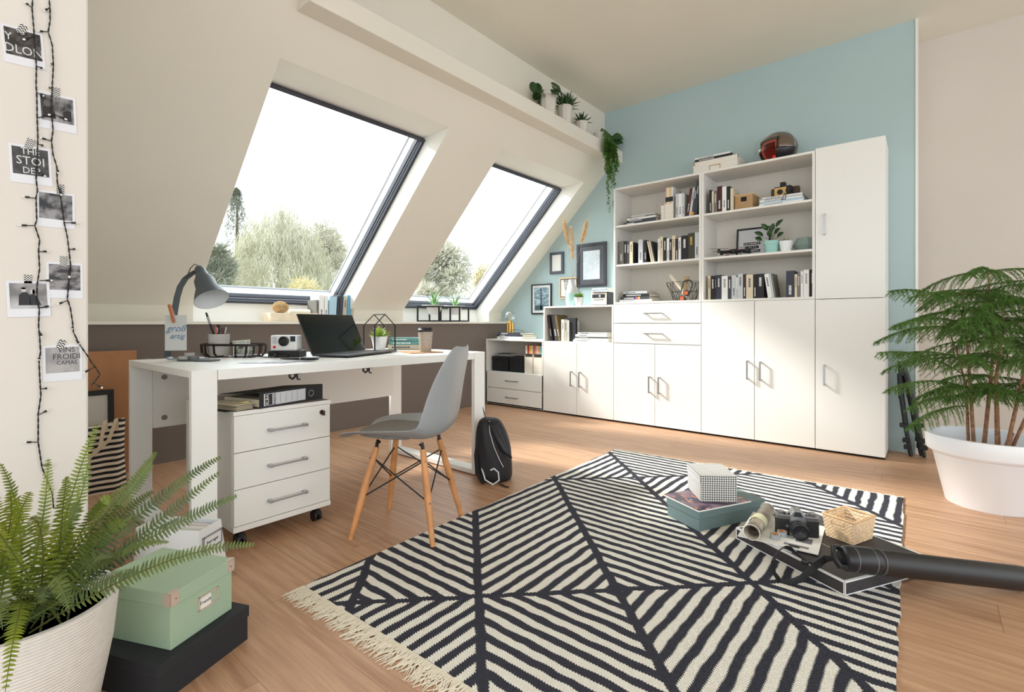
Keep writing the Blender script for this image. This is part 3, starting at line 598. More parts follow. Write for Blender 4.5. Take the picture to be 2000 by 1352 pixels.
# wall pictures
def picture(name, label, u0, v0, u1, v1, fw, fm, mt, art, y=YW, mtw=.0, dp=.02, tilt=0, name2='picture_frame'):
    a = at_y(u0, v0, y-dp); b = at_y(u1, v1, y-dp); w_ = b.x-a.x; h = abs(a.z-at_y(u0, v1, y-dp).z)
    zc = (a.z+at_y(u0, v1, y-dp).z)/2
    if u0 > 0: pass
    t = thing(name2, ((a.x+b.x)/2, y-dp, zc), 0, label, 'picture')
    f = MB(); f.box(-w_/2, 0, -h/2, w_/2, dp-.002, -h/2+fw); f.box(-w_/2, 0, h/2-fw, w_/2, dp-.002, h/2); f.box(-w_/2, 0, -h/2+fw, -w_/2+fw, dp-.002, h/2-fw); f.box(w_/2-fw, 0, -h/2+fw, w_/2, dp-.002, h/2-fw)
    f.build('frame', fm, t, bevel=.0015); MB().box(-w_/2+fw, .008, -h/2+fw, w_/2-fw, dp-.003, h/2-fw).build('mount', mt, t)
    MB().box(-w_/2+fw+mtw, .006, -h/2+fw+mtw, w_/2-fw-mtw, .008, h/2-fw-mtw).build('print', art, t); return t, w_, h
def artmat(name, c1, c2, scale, stretch=(1, 1, 1), det=3):
    g = G(name, .35); x, y, z = g.xyz(); v = g.comb(g.mth('MULTIPLY', x, stretch[0]), g.mth('MULTIPLY', y, stretch[1]), g.mth('MULTIPLY', z, stretch[2]))
    g.color(g.mix(g.rng(g.noise(scale, v, det), .42, .6), c1, c2)); return g.m
M_lace = artmat('map_print', (208, 222, 230), (238, 242, 246), 90)
picture('', 'small dark picture frame with a blank white print on the blue wall', 1073.5, 494, 1100, 536, .03, mat('frame_dark', (74, 78, 88), .5), M_paper, M_paper)
pt, w_, h_ = picture('', 'black framed photo of bare branches beside a pole on the blue wall', 1037.3, 556, 1076.5, 614, .016, M_black, M_paper, artmat('branch_photo', (96, 122, 132), (160, 184, 192), 14, (1, 1, 3)), mtw=.022)
mb = MB(); q_ = mat('branch_ink', (58, 72, 80), .6); y = .0052
mb.poly([(-.012, y, -h_*.36), (.006, y, -h_*.36), (.006, y, h_*.36), (-.012, y, h_*.36)]); mb.poly([(-w_*.32, y, -h_*.36), (w_*.32, y, -h_*.36), (w_*.32, y, -h_*.22), (-w_*.32, y, -h_*.2)])
for x0, z0, x1, z1, k in ((-.32, .12, .30, -.17, .0028), (.0, -.03, .3, .1, .002), (-.1, .02, .12, -.2, .002), (.1, -.08, .22, .16, .0016), (.12, .0, .31, .02, .0015), (.02, -.06, .05, -.2, .0015)):
    mb.poly([(x0*w_, y-.0003, z0*h_-k), (x1*w_, y-.0003, z1*h_-k*.4), (x1*w_, y-.0003, z1*h_+k*.4), (x0*w_, y-.0003, z0*h_+k)])
mb.build('branches', q_, pt)
pt, w_, h_ = picture('', 'light wooden frame with black letter print, half hidden by the vase', 1091.5, 543, 1128, 584, .016, mat('frame_wood', (222, 196, 158), .5), M_blackp, M_paper, mtw=.008)
for i, s in enumerate(('BHE', 'LIT', 'EL', 'T', 'N')): text('lettering', s, .042, M_blackp, pt, (-.03, .0045, .075-.036*i), (pi/2, 0, 0), sx=.8)
picture('', 'large charcoal framed picture with a pale map print behind the pampas plumes', 1126, 478, 1184, 562, .03, mat('frame_char', (52, 54, 60), .35), mat('mount_char', (84, 84, 90), .35, var=.15, vscale=5), M_lace, mtw=.05)
# =================== CABINET DECOR, CONTINUED ===================
def wicker(name, c1, c2):
    g = G(name, .75); x, y, z = g.xyz()
    a = g.mth('SINE', g.mth('MULTIPLY', g.mth('ADD', x, y), 620)); b = g.mth('SINE', g.mth('ADD', g.mth('MULTIPLY', z, 900), g.mth('MULTIPLY', g.mth('SIGN', a), 1.57)))
    h = g.mth('MULTIPLY', g.mth('ABSOLUTE', a), g.rng(b, -1, 1, .3, 1)); g.color(g.mix(g.rng(h, .0, .6), c1, c2)); g.bump(h, .8, .004); return g.m
M_wick = wicker('wicker', (150, 104, 62), (226, 190, 142)); M_wickb = mat('wicker_rim', (222, 184, 138), .7)
def basket(name, loc, rz, w, d, h, label, slot=True, real=False):
    t = thing(name, loc, rz, label, 'basket'); 
    if not real:
        mb = MB(); th = .006
        def wall(x0, y0, x1, y1): mb.box(x0, y0, 0, x1, y1, h)
        wall(-w/2, -d/2, w/2, -d/2+th); wall(-w/2, d/2-th, w/2, d/2); wall(-w/2, -d/2+th, -w/2+th, d/2-th); wall(w/2-th, -d/2+th, w/2, d/2-th); mb.box(-w/2+th, -d/2+th, 0, w/2-th, d/2-th, .005)
        mb.build('woven_body', M_wick, t, bevel=.003)
    else:    # individually woven canes
        mb = MB(); per = [(-w/2, -d/2), (w/2, -d/2), (w/2, d/2), (-w/2, d/2)]; n = 16
        def pt(s):
            s = s % 4; i = int(s); f = s-i; a, b = per[i], per[(i+1) % 4]; return Vector((a[0]+(b[0]-a[0])*f, a[1]+(b[1]-a[1])*f, 0))
        tap = lambda z: .86+.14*z/h
        for r in range(int(h/.0066)):
            z = .003+r*.0066; pts = []
            for k in range(4*n):
                s = k/n; p = pt(s); o = .0020*(1 if (k+r) % 2 else -1); i = int(s); nr = [(0, -1), (1, 0), (0, 1), (-1, 0)][i]
                pts.append((p.x*tap(z)+nr[0]*o, p.y*tap(z)+nr[1]*o, z))
            if slot and h*.55 < z < h*.82:      # grip opening in the front
                seg = [q for k, q in enumerate(pts) if not (n*.32 < k < n*.68)]; j = next(i_ for i_, q in enumerate(seg) if i_ > n*.30)
                seg = seg[j:]+seg[:j]; mb.tube(seg, .0026, 6)
            else: mb.tube(pts, .0026, 6, closed=True)
        for k in range(0, 4*n, 1):
            p = pt(k/n)
            fr = n*.32 < k < n*.68 and slot
            if fr: mb.tube([(p.x*.86, p.y*.86, 0), (p.x*tap(h*.55), p.y*tap(h*.55), h*.55)], .0014, 4); mb.tube([(p.x*tap(h*.82), p.y*tap(h*.82), h*.82), (p.x, p.y, h)], .0014, 4)
            else: mb.tube([(p.x*.86, p.y*.86, 0), (p.x, p.y, h)], .0014, 4)
        mb.build('woven_body', mat('cane', (232, 204, 168), .6, var=.18, vscale=120), t, smooth=True)
        MB().box(-w*.43, -d*.43, .001, w*.43, d*.43, .004).build('bottom', M_wick, t)
        if slot:
            s_ = MB(); x0 = -w/2*.36; x1 = w/2*.36; za, zb = h*.55, h*.82; y0 = -d/2*tap(za)-.001; y1 = -d/2*tap(zb)-.001
            s_.tube([(x0, y0, za), (x1, y0, za), (x1, y1, zb), (x0, y1, zb)], .003, 6, closed=True); s_.build('grip_edge', M_wickb, t, smooth=True)
    r = MB(); q = .0; pts = [(-w/2, -d/2, h), (w/2, -d/2, h), (w/2, d/2, h), (-w/2, d/2, h)]
    r.tube(pts, .005, 8, closed=True); r.build('rim', M_wickb, t, smooth=True)
    if slot and not real: MB().box(-w*.16, -d/2-.001, h*.55, w*.16, -d/2+.002, h*.85).build('grip_opening', M_dark, t)
    return t
y_ = YF+.12; a = at_y(1432.5, 600, YF+.05).x; b = at_y(1462, 600, YF+.05).x
basket('wicker_basket', ((a+b)/2+.02, YF+.15, 1.8505), 0, b-a+.02, .19, .12, 'small wicker basket with a grip slot, top level of right bookcase')
# magazine stack with vintage camera
xa = at_y(1483, 380, YF+.03).x; xb = at_y(1570, 380, YF+.03).x
zt = flat_books((xa+xb)/2, YF+.15, 1.85, [(xb-xa, .26, .014, 'white', 'bottom magazine of the stack'), (xb-xa, .25, .013, 'lblue', 'bluish second magazine of the stack', .004), (xb-xa-.01, .26, .013, 'white', 'third magazine of the stack', -.004, 0, .03),
  (xb-xa-.01, .25, .012, 'silver', 'fourth magazine of the stack', .003, 0, -.03), (xb-xa-.03, .25, .010, 'white', 'topmost magazine under the vintage camera', .006)], 'magazine', 'top level of right bookcase', 'stacked magazines', cat='magazine')
v = at_y(1521, 370, YF+.1); t = thing('vintage_camera', (v.x+.02, YF+.12, zt+.001), -.12, 'yellow fronted vintage instant camera on the magazine stack', 'camera')
MB().box(-.06, .0, 0, .06, .06, .09).build('body', M_black, t, bevel=.004); MB().box(-.056, -.004, .012, .03, .002, .082).build('front_plate', mat('camera_yellow', (222, 182, 112), .5), t, bevel=.002)
MB().lathe([(.018, 0), (.02, .006), (.02, .014), (.012, .016), (.001, .01)], n=24).build('lens', M_black, t, smooth=True, loc=(-.012, -.003, .045), rot=(pi/2, 0, 0))
MB().box(-.02, .01, .09, .015, .05, .125).build('flash_shoe', M_black, t, bevel=.003); MB().cyl((.045, -.012, .05), (.045, .0, .05), .017, n=20).build('focus_dial', M_black, t, smooth=True)
MB().tube([(.05, -.004, .03), (.055, -.035, .005), (.06, -.12, -.0), (.05, -.14, -.03), (.04, -.142, -.05), (.07, -.142, -.045), (.072, -.14, -.01), (.06, -.125, .001)], (.003), 6).build('wrist_strap', M_blackp, t, smooth=True)
t = thing('leather_case', (v.x+.02, YF+.21, zt+.001), 0, 'brown leather case standing behind the vintage camera', 'case'); MB().box(-.1, 0, 0, .1, .05, .1).build('case_body', mat('case_brown', (92, 72, 54), .6), t, bevel=.006); MB().box(-.085, -.002, .07, .085, .0, .09).build('flap', mat('case_flap', (80, 62, 46), .6), t)
# on top of bookcase: white box, two books
xa = at_y(1353, 330, YF+.03).x; xb = at_y(1441, 320, YF+.03).x; wq = xb-xa; t = thing('archive_box', ((xa+xb)/2, YF+.03, 2.2025), 0, 'white lidded archive box with metal corners on top of the bookcases', 'box')
M_bx = mat('box_offwhite', (232, 226, 216), .7); MB().box(-wq/2+.004, .004, 0, wq/2-.004, .29, .09).build('box', M_bx, t, bevel=.002); MB().box(-wq/2, 0, .06, wq/2, .295, .1).build('lid', M_bx, t, bevel=.002)
for s in (-1, 1): MB().box(s*wq/2-.002, -.002, .07, s*wq/2+.001 if s > 0 else -wq/2+.02, .02, .102).build('metal_corner', M_steel, t)
lh = MB(); lh.box(-.045, .0015, .045, -.04, .003, .015); lh.box(.04, .0015, .045, .045, .003, .015); lh.box(-.045, .0015, .045, .045, .003, .05); lh.build('label_holder', M_brass, t)
flat_books((xa+xb)/2-.015, YF+.14, 2.303, [(wq*.84, .2, .022, 'black', 'black book with small white title'), (wq*.8, .19, .016, 'white', 'white book with bold black title', -.01)], 'book', 'on the white archive box', GS)
# helmet
v0 = at_y(1473, 300, YF+.12); v1 = at_y(1548, 300, YF+.12); t = thing('open_face_helmet', ((v0.x+v1.x)/2+.03, YF+.17, 2.2025), -.55, 'brown and silver open face motorcycle helmet with red lining on top of the bookcase', 'helmet')
M_hsh = mat('helmet_brown', (104, 88, 74), .25, .3, coat=.5); M_hbl = mat('helmet_black', (26, 24, 27), .3); M_red = mat('lining_red', (190, 62, 36), .8, sheen=.3)
Rh = .128; zc = .115
def hp(r, a, e): return (r*cos(e)*cos(a), r*1.1*cos(e)*sin(a), r*sin(e))
def hshell(r, amin, ztop, mb=None):     # a=-90deg is the face opening; amin half width of opening, ztop its upper edge (rad)
    mb = mb or MB(); nu, nv = 64, 32; e0 = -1.12; vs = [hp(r, 2*pi*i/nu, e0+(pi/2-e0)*j/nv) for j in range(nv+1) for i in range(nu)]; fs = []
    for j in range(nv):
        e = e0+(pi/2-e0)*(j+.5)/nv
        for i in range(nu):
            a = 2*pi*(i+.5)/nu; da = abs((a-1.5*pi+pi) % (2*pi)-pi)
            if e < ztop and da < amin: continue
            fs.append((j*nu+i, j*nu+(i+1) % nu, (j+1)*nu+(i+1) % nu, (j+1)*nu+i))
    return mb.add(vs, fs)
hshell(Rh, .78, .42).build('shell', M_hsh, t, smooth=True, loc=(0, 0, zc), solid=.005)
hshell(Rh-.008, .70, .36).build('inner_trim', M_hbl, t, smooth=True, loc=(0, 0, zc), solid=.006)
hshell(Rh-.018, .55, .30).build('lining', M_red, t, smooth=True, loc=(0, 0, zc), solid=.012)
for s in (-1, 1):
    MB().grid(lambda u, w_: hp(Rh+.004, -pi/2+s*(.62+1.15*u), -.95+.78*w_), 14, 8).build('ear_cover', M_hbl, t, smooth=True, loc=(0, 0, zc), solid=.006)
MB().grid(lambda u, w_: hp(Rh+.006, -pi/2-.85+1.7*u, .38+.10*w_), 20, 4).build('peak_band', M_hbl, t, smooth=True, loc=(0, 0, zc), solid=.005)
MB().grid(lambda u, w_: (lambda q: (q[0]*1.12, q[1]*1.14-.012, q[2]))(hp(Rh+.012, -pi/2-.8+1.6*u, -.30+.85*w_)), 20, 10).build('visor', M_bulb, t, smooth=True, loc=(0, 0, zc))
MB().grid(lambda u, w_: hp(Rh+.0035, .15+.10*w_-.5*u*0, -.1+1.55*u), 18, 3).build('silver_stripe', M_alu, t, smooth=True, loc=(0, 0, zc), solid=.002)
text('lettering', 'Scooter' if 0 else '~~~', .02, M_paper, t, (.128*cos(-.35), .14*sin(-.35)-.006, zc-.03), (pi/2, 0, radians(66)))
MB().box(.05, -.118, .004, .075, -.108, .034).build('strap_buckle', mat('buckle_red', (214, 40, 36), .5), t, bevel=.003)
# middle level: framed print, drone, pots, bowl
z = 1.4835
ya = YF+.2; a = at_y(1437, 480, ya); b = at_y(1504, 480, ya); wf = b.x-a.x; hf = at_y(1437, 447, ya).z-z
t = thing('leaning_print', ((a.x+b.x)/2, ya, z), 0, 'black framed lettered print leaning behind the drone, middle level of right bookcase', 'picture', rot=(-.12, 0, 0))
f = MB(); fw = .014
for q in ((-wf/2, 0, 0, wf/2, .018, fw), (-wf/2, 0, hf-fw, wf/2, .018, hf), (-wf/2, 0, fw, -wf/2+fw, .018, hf-fw), (wf/2-fw, 0, fw, wf/2, .018, hf-fw)): f.box(*q)
f.build('frame', M_black, t, bevel=.001); MB().box(-wf/2+fw, .008, fw, wf/2-fw, .014, hf-fw).build('print', mat('print_grey', (206, 206, 210), .3), t)
for i, (s, w_) in enumerate((('', 0), ('', 0), ('', 0))):
    MB().box(-.075+.012*(i == 1), .0065, .112-.031*i-.011, .055-.012*(i == 1), .008, .112-.031*i+.011).build('letter_strip', M_blackp, t)
    mk = MB(); R = random.Random(i); n_ = (12, 6, 12)[i]
    for k in range(n_): x = -.070+.012*(i == 1)+k*(.12-.03*(i == 1))/n_; zc = .112-.031*i; mk.box(x, .0058, zc-.006, x+.0018, .0064, zc+.006); mk.box(x+.0018, .0058, zc+R.choice((-.006, 0, .004)), x+.006, .0064, zc+R.choice((-.006, 0, .004))+.002)
    mk.build('strip_print', M_paper, t)
v = at_y(1432, 485, YF+.09); t = thing('toy_drone', (v.x, YF+.112, z), .15, 'black quadcopter drone with red accents, middle level of right bookcase', 'drone'); t.scale = (1.25, 1.25, 1.25)
b_ = MB(); b_.sph((0, 0, .035), (.045, .03, .016), 20, 10); b_.sph((0, -.03, .03), (.018, .02, .014), 16, 8); b_.build('body', M_black, t, smooth=True)
for sx_, sy in ((-1, -1), (1, -1), (-1, 1), (1, 1)):
    a = MB(); a.tube([(sx_*.03, sy*.02, .035), (sx_*.085, sy*.055, .035)], [(.006, .004)]*2, 8); a.cyl((sx_*.085, sy*.055, .024), (sx_*.085, sy*.055, .05), .011, .009, 14); a.build('motor_arm', M_black, t, smooth=True)
    r = MB(); an = .4 if sx_*sy > 0 else -.1
    for q in (0, pi): r.leaf((sx_*.085, sy*.055, .052), (cos(an+q), sin(an+q), 0), (0, 0, 1), .062, .014, 0, 4)
    r.build('rotor', M_blackp, t, solid=.001)
r = MB()
for s in (-1, 1): r.box(s*.04-.012, -.018, .038, s*.04+.012, -.012, .044)
r.build('red_accent', mat('accent_red', (190, 30, 34), .4), t)
l_ = MB()
for s in (-1, 1): l_.tube([(s*.03, -.02, .03), (s*.05, -.03, .003), (s*.05, .03, .003), (s*.03, .02, .03)], .0022, 6)
l_.build('landing_skid', M_black, t, smooth=True)
v = at_y(1507.5, 480, YF+.1); t = thing('potted_plant', (v.x, YF+.1, z), 0, 'dark leafed plant in a mint clay pot, middle level of right bookcase', 'potted plant')
pot(t, .058, .098, mat('pot_mint_clay', (160, 206, 198), .6), .72, .028); mb = MB(); st = MB(); R = random.Random(3)
for i, (dx, dz, L_) in enumerate(((-.075, .055, .05), (-.04, .10, .05), (.0, .07, .05), (.035, .12, .055), (.055, .035, .04), (-.01, .04, .045), (.0, .1, .04), (-.085, .02, .04), (.03, .06, .045))):
    p = Vector((dx, -.02+R.gauss(0, .02), .09+dz)); st.tube([(0, 0, .08), (dx*.4, 0, .085+dz*.6), p], .0015, 5); mb.leaf(p-Vector((dx*.2, 0, 0)), (dx*8+.1, -.3, .35), (0, -1, .6), L_*1.35, .042, .2, 4, 0, .2)
st.build('stem', M_stem, t); mb.build('leaves', M_leafd, t, smooth=True, solid=.0012)
v = at_y(1535, 480, YF+.09); t = thing('potted_succulent', (v.x, YF+.09, z), 0, 'tiny red tipped succulent in a white ribbed pot, middle level of right bookcase', 'potted plant')
pot(t, .05, .085, M_potw, .66, n=14, facets=True); rosette(t, .07, 14, .045, .014, mat('succ_pink', (150, 160, 110), .5, var=.3, vscale=50), 5, (.3, 1.2))
t = thing('faceted_bowl', (-.738, YF+.2, z), 0, 'translucent grey green faceted bowl, middle level of right bookcase', 'bowl')
MB().lathe([(.001, 0), (.045, 0), (.080, .055), (.052, .112), (.048, .110), (.074, .055), (.042, .006), (.001, .006)], n=12).build('bowl', mat('bowl_glass', (150, 170, 164), .2), t)
# wire basket with paper rolls and headphones, bottom level left bookcase
z = 1.1308; a = at_y(1296, 560, YF+.06); b = at_y(1364, 560, YF+.06); wb = (b.x-a.x); xc = (a.x+b.x)/2; yc = YF+.15; hb = .165
t = thing('wire_basket', (xc, yc, z), 0, 'black geometric wire basket, bottom level of left bookcase', 'basket')
mb = MB(); n = 8; top = [Vector((wb/2*cos(2*pi*(k+.5)/n)*1.05, .115*sin(2*pi*(k+.5)/n)*1.05, hb)) for k in range(n)]; mid = [Vector((wb*.39*cos(2*pi*k/n), .09*sin(2*pi*k/n), hb*.5)) for k in range(n)]; bot = [Vector((wb*.3*cos(2*pi*(k+.5)/n), .07*sin(2*pi*(k+.5)/n), .003)) for k in range(n)]
for k in range(n):
    j = (k+1) % n
    for p, q in ((top[k], top[j]), (mid[k], mid[j]), (bot[k], bot[j]), (top[k], mid[k]), (top[k], mid[j]), (bot[k], mid[k]), (bot[k], mid[j]), (top[k], bot[k])): mb.cyl(p, q, .0017, n=6)
for k in range(n//2): mb.cyl(bot[k], bot[k+n//2], .0015, n=6)
mb.build('wire_frame', M_blackm, t, smooth=True)
M_roll = mat('roll_paper', (232, 222, 202), .8); M_roll2 = mat('roll_kraft', (206, 178, 138), .8, var=.2)
for k, (dx0, dx1, L_, r_, m_, lab) in enumerate(((.04, -.12, .26, .018, M_roll, 'long cream paper roll leaning left in the wire basket'), (.0, .0, .19, .02, M_roll2, 'printed kraft paper roll in the wire basket'), (.03, -.06, .17, .014, M_roll, 'short cream paper roll in the wire basket'))):
    p0 = Vector((dx0, .02*k-.03, .012+r_)); p1 = p0+Vector((dx1-dx0, .01, 0)).normalized()*abs(dx1-dx0)+Vector((0, 0, sqrt(max(.01, L_*L_-(dx1-dx0)**2)))) if abs(dx1-dx0) > .001 else p0+Vector((.02, .02, L_))
    t = thing('paper_roll', (xc, yc, z), 0, lab, 'paper roll', 'rolls in the wire basket'); mb = MB(); mb.tube([p0, p1], r_, 20, cap=False); mb.tube([p0, p1], r_*.82, 20, cap=False); mb.build('rolled_sheet', m_, t, smooth=True)
t = thing('headphones', (xc+.055, yc-.125, z+.075), 0, 'black headphones with orange ear cups hanging on the wire basket', 'headphones', rot=(-.15, .2, 0))
MB().tube([(-.035+.0, 0, -.01)]+[(.042*cos(a), .012*sin(a), .055+.05*sin(a)) for a in [pi*1.02-k*pi/10 for k in range(11)]]+[(.036, 0, -.01)], [(.006, .003)]*13, 8).build('headband', M_black, t, smooth=True)
for i, x in enumerate((-.02, .012)):
    e = MB(); e.cyl((0, -.004, 0), (0, .018, 0), .027, n=24); o = e.build('ear_cup', M_black, t, smooth=True, loc=(x, -.004 if i else .02, -.012 if i else -.06))
    MB().cyl((0, -.007, 0), (0, -.0035, 0), .019, n=24).build('orange_disc', mat('orange_cup', (184, 88, 48), .45), o, smooth=True)
# =================== BEAM LEDGE PLANTS ===================
zl = 2.6705; xl = -2.432
def ledge(u, v=200): # point on the ledge centre line seen at column u
    r = ray(u, v); k = xl/r.x; return r.y*k
M_cer = mat('ceramic_grey', (214, 208, 196), .6, bump=.3, bscale=40)
t = thing('pilea_plant', (xl, ledge(1071), zl), 0, 'round leafed plant in a faceted pale pot, leftmost on the high ledge', 'potted plant'); pot(t, .07, .15, M_cer, .8, n=10, facets=True)
mb = MB(); st = MB(); R = random.Random(8)
for i in range(14):
    a = R.uniform(0, 2*pi); r = R.uniform(.05, .15); p = Vector((r*cos(a), -abs(r*sin(a)*1.6) if i < 5 else r*sin(a)*1.2, .15+R.uniform(-.02, .08))); st.tube([(0, 0, .1), p*.6+Vector((0, 0, .07)), p], .0016, 5)
    n_ = Vector((cos(a)*.8, sin(a)*.8, .6)).normalized(); u_ = n_.orthogonal().normalized(); w_ = n_.cross(u_); mb.poly([p+(u_*cos(q*pi/6)+w_*sin(q*pi/6))*.042 for q in range(12)])
st.build('stem', M_stem, t); mb.build('leaves', M_leafd, t, solid=.0012)
t = thing('spiky_succulent', (xl, ledge(1103), zl), 0, 'spiky dark succulent in a faceted pale pot on the high ledge', 'potted plant'); pot(t, .068, .15, M_cer, .8, n=10, facets=True); rosette(t, .13, 80, .15, .016, M_leafd, 6, (.05, 1.35))
t = thing('low_succulent', (xl, ledge(1136), zl), 0, 'low spiky succulent in a small pale pot beside the hanging plant', 'potted plant'); pot(t, .06, .10, M_cer, .8, n=10, facets=True); rosette(t, .09, 30, .11, .018, M_leafd, 7, (.2, 1.5))
yh = ledge(1170); t = thing('trailing_plant', (xl, yh, zl), 0, 'trailing string plant in a pale pot, its tendrils hanging from the high ledge', 'potted plant'); pot(t, .055, .09, M_cer, .8, n=10, facets=True)
mb = MB(); vn = MB(); R = random.Random(12)
yA = yh
for k in range(20):
    yy = R.uniform(-.12, .12); ln = [.66, .60, .50, .42, .36][k] if k < 5 else R.uniform(.06, .34); y0 = [.0, .06, -.02, .05, .0][k] if k < 5 else yy*.8
    pts = [(0, 0, .085), (.05, y0*.4, .12), (.098, y0*.8, .06), (.112, y0, -.02)]
    q = y0
    for s in range(1, 16): q += R.gauss(0, .007); pts.append((.112+R.gauss(0, .005)+.01*(k % 3), q, -.02-ln*s/15))
    vn.tube(pts, .0015, 4)
    for i in range(2, len(pts)-1):
        a, b = Vector(pts[i]), Vector(pts[i+1])
        for f in range(7):
            p = a.lerp(b, f/7); an = R.uniform(0, 2*pi); mb.leaf(p, (cos(an), sin(an), -.2), (0, 0, 1), .026, .016, .2, 2, 0, .2)
vn.build('tendrils', M_stem, t); mb.build('leaves', mat('string_green', (92, 140, 52), .45, var=.35, vscale=12), t)
t = thing('pilea_plant', (xl-.0, ledge(1196), zl), 0, 'round leafed plant beside the trailing plant near the blue wall', 'potted plant'); pot(t, .045, .06, M_cer, .8, n=10, facets=True)
mb = MB(); st = MB(); R = random.Random(21)
for i in range(10):
    a = R.uniform(-1.4, 1.6); r = R.uniform(.06, .16); p = Vector((r*cos(a), r*sin(a)*.5, .08+R.uniform(-.02, .05))); st.tube([(0, 0, .05), p*.6+Vector((0, 0, .05)), p], .0016, 5)
    n_ = Vector((cos(a)*.9, sin(a)*.7-.3, .5)).normalized(); u_ = n_.orthogonal().normalized(); w_ = n_.cross(u_); mb.poly([p+(u_*cos(q*pi/6)+w_*sin(q*pi/6))*.042 for q in range(12)])
st.build('stem', M_stem, t); mb.build('leaves', M_leafd, t, solid=.0012)
# =================== SILL ===================
zs = .9485; xsill = -3.99
def sill(u, x=xsill): r = ray(u, 620); return r.y*x/r.x
ya, yb = sill(524), sill(617); t = thing('wooden_box', (xsill-.04, (ya+yb)/2, zs), pi/2, 'pale wooden box with a brass clasp on the window sill behind the laptop', 'box')
wq = yb-ya; MB().box(-wq/2, -.08, 0, wq/2, .08, .068).build('box', mat('pine_pale', (236, 218, 190), .6, var=.08, vscale=12), t, bevel=.003); MB().box(wq*.22, -.084, .03, wq*.30, -.079, .052).build('clasp', mat('copper', (190, 110, 70), .35, .9), t)
yc = sill(550); t = thing('twine_ball', (xsill-.02, yc, zs+.0685+.046), 0, 'ball of brown parcel twine on the pale wooden box', 'twine'); R = random.Random(2); mb = MB()
mb.sph((0, 0, 0), (.05, .058, .044), 20, 12)
for k in range(26):
    ax = Vector((R.gauss(0, 1), R.gauss(0, 1), R.gauss(0, 1))).normalized(); u_ = ax.orthogonal().normalized(); w_ = ax.cross(u_); off = ax*R.uniform(-.35, .35)
    rr = sqrt(1-off.length_squared); mb.tube([((u_*cos(q)*rr+w_*sin(q)*rr+off).x*.052, (u_*cos(q)*rr+w_*sin(q)*rr+off).y*.060, (u_*cos(q)*rr+w_*sin(q)*rr+off).z*.046) for q in [2*pi*i/24 for i in range(24)]], .0032, 5, closed=True)
mb.build('twine', mat('twine', (196, 162, 116), .9, var=.2, vscale=90), t, smooth=True)
y0 = sill(568); y1 = sill(608); t = thing('paper_roll', (xsill-.03, (y0+y1)/2, zs+.068+.0165), 0, 'white paper roll lying on the pale wooden box beside the twine', 'paper roll'); MB().cyl((0, -(y1-y0)/2, 0), (0, (y1-y0)/2, 0), .016, n=20).build('roll', M_paper, t, smooth=True)
def sill_book(u0, u1, vt, col, lab, x=xsill, lean=0, mark='charcoal', z=zs, dep=.15):
    a, b = sill(u0, x), sill(u1, x); h = at_x((u0+u1)/2, vt, x).z-z; t = book(lab, a, b, z, h, col, 'books on the window sill', 0, dep, lean, mark)
    t.location = (x, (a+b)/2, t.location.z); t.rotation_euler = (0, t.rotation_euler[1], pi/2); return t
sill_book(604, 617, 585, 'silver', 'grey box file with a small label on the sill, at the end of the wooden box', xsill+.0, z=zs+.0688, dep=.05) if 0 else None
sill_book(618, 622.5, 586, 'grey', 'grey book at the left end of the sill row'); sill_book(623.3, 633, 577, 'white', 'white book on the sill right of the grey one'); sill_book(634, 640.5, 578, 'white', 'narrow white book with black dots on the sill', mark='black')
sill_book(642, 656, 580, 'lblue', 'pale blue book on the sill', lean=.012, mark=None); sill_book(657, 661, 578, 'navy', 'thin navy book on the sill', lean=.014, mark=None); sill_book(662, 668, 577, 'navy', 'navy book on the sill left of the light one', lean=.014)
sill_book(668.8, 676, 579, 'beige', 'light beige book on the sill', lean=.014); sill_book(676.8, 684, 577, 'blue', 'blue book on the sill', lean=.014, mark=None); sill_book(685, 690, 584, 'beige', 'patterned beige book at the right end of the sill row', lean=.014, mark=None)
for k, (u0, u1, lab) in enumerate(((827, 868, 'aloe in a white pot hung in a black cube frame, left one on the sill'), (871, 905, 'aloe in a white pot hung in a black cube frame, right one on the sill'))):
    xx = xsill+.03; a, b = sill(u0, xx), sill(u1, xx); q = (b-a)*.86; t = thing('cube_plant_stand', (xx, (a+b)/2, zs), .35, lab, 'potted plant', 'aloes in cube frames')
    mb = MB(); e = .007; hh = .16
    for sx_ in (-1, 1):
        for sy in (-1, 1): mb.box(sx_*q/2-e, sy*q/2-e, 0, sx_*q/2+e, sy*q/2+e, hh)
        mb.box(-q/2, sx_*q/2-e, 0, q/2, sx_*q/2+e, 2*e); mb.box(-q/2, sx_*q/2-e, hh-2*e, q/2, sx_*q/2+e, hh); mb.box(sx_*q/2-e, -q/2, 0, sx_*q/2+e, q/2, 2*e); mb.box(sx_*q/2-e, -q/2, hh-2*e, sx_*q/2+e, q/2, hh)
    mb.build('cube_frame', M_black, t)
    MB().lathe([(.001, .075), (q*.2, .075), (q*.36, .165), (q*.52, .168), (q*.52, .172), (q*.3, .172), (.001, .160)], n=24).build('pot', M_potw, t, smooth=True)
    mb = MB(); R = random.Random(31+k)
    for i in range(11 if k == 0 else 9):
        an = i*2.4; e_ = R.uniform(.15, .95); L_ = R.uniform(.12, .2) if i else .24
        mb.leaf((0, 0, .16), (cos(an)*sin(e_), sin(an)*sin(e_), cos(e_)), (0, 0, 1), L_*(1.35 if k == 0 and i in (1, 3) else 1), .028, .25, 5, 0, .4, shape=lambda t_: (1-t_)**.7)
    mb.build('leaves', M_aloe, t, smooth=True, solid=.003)
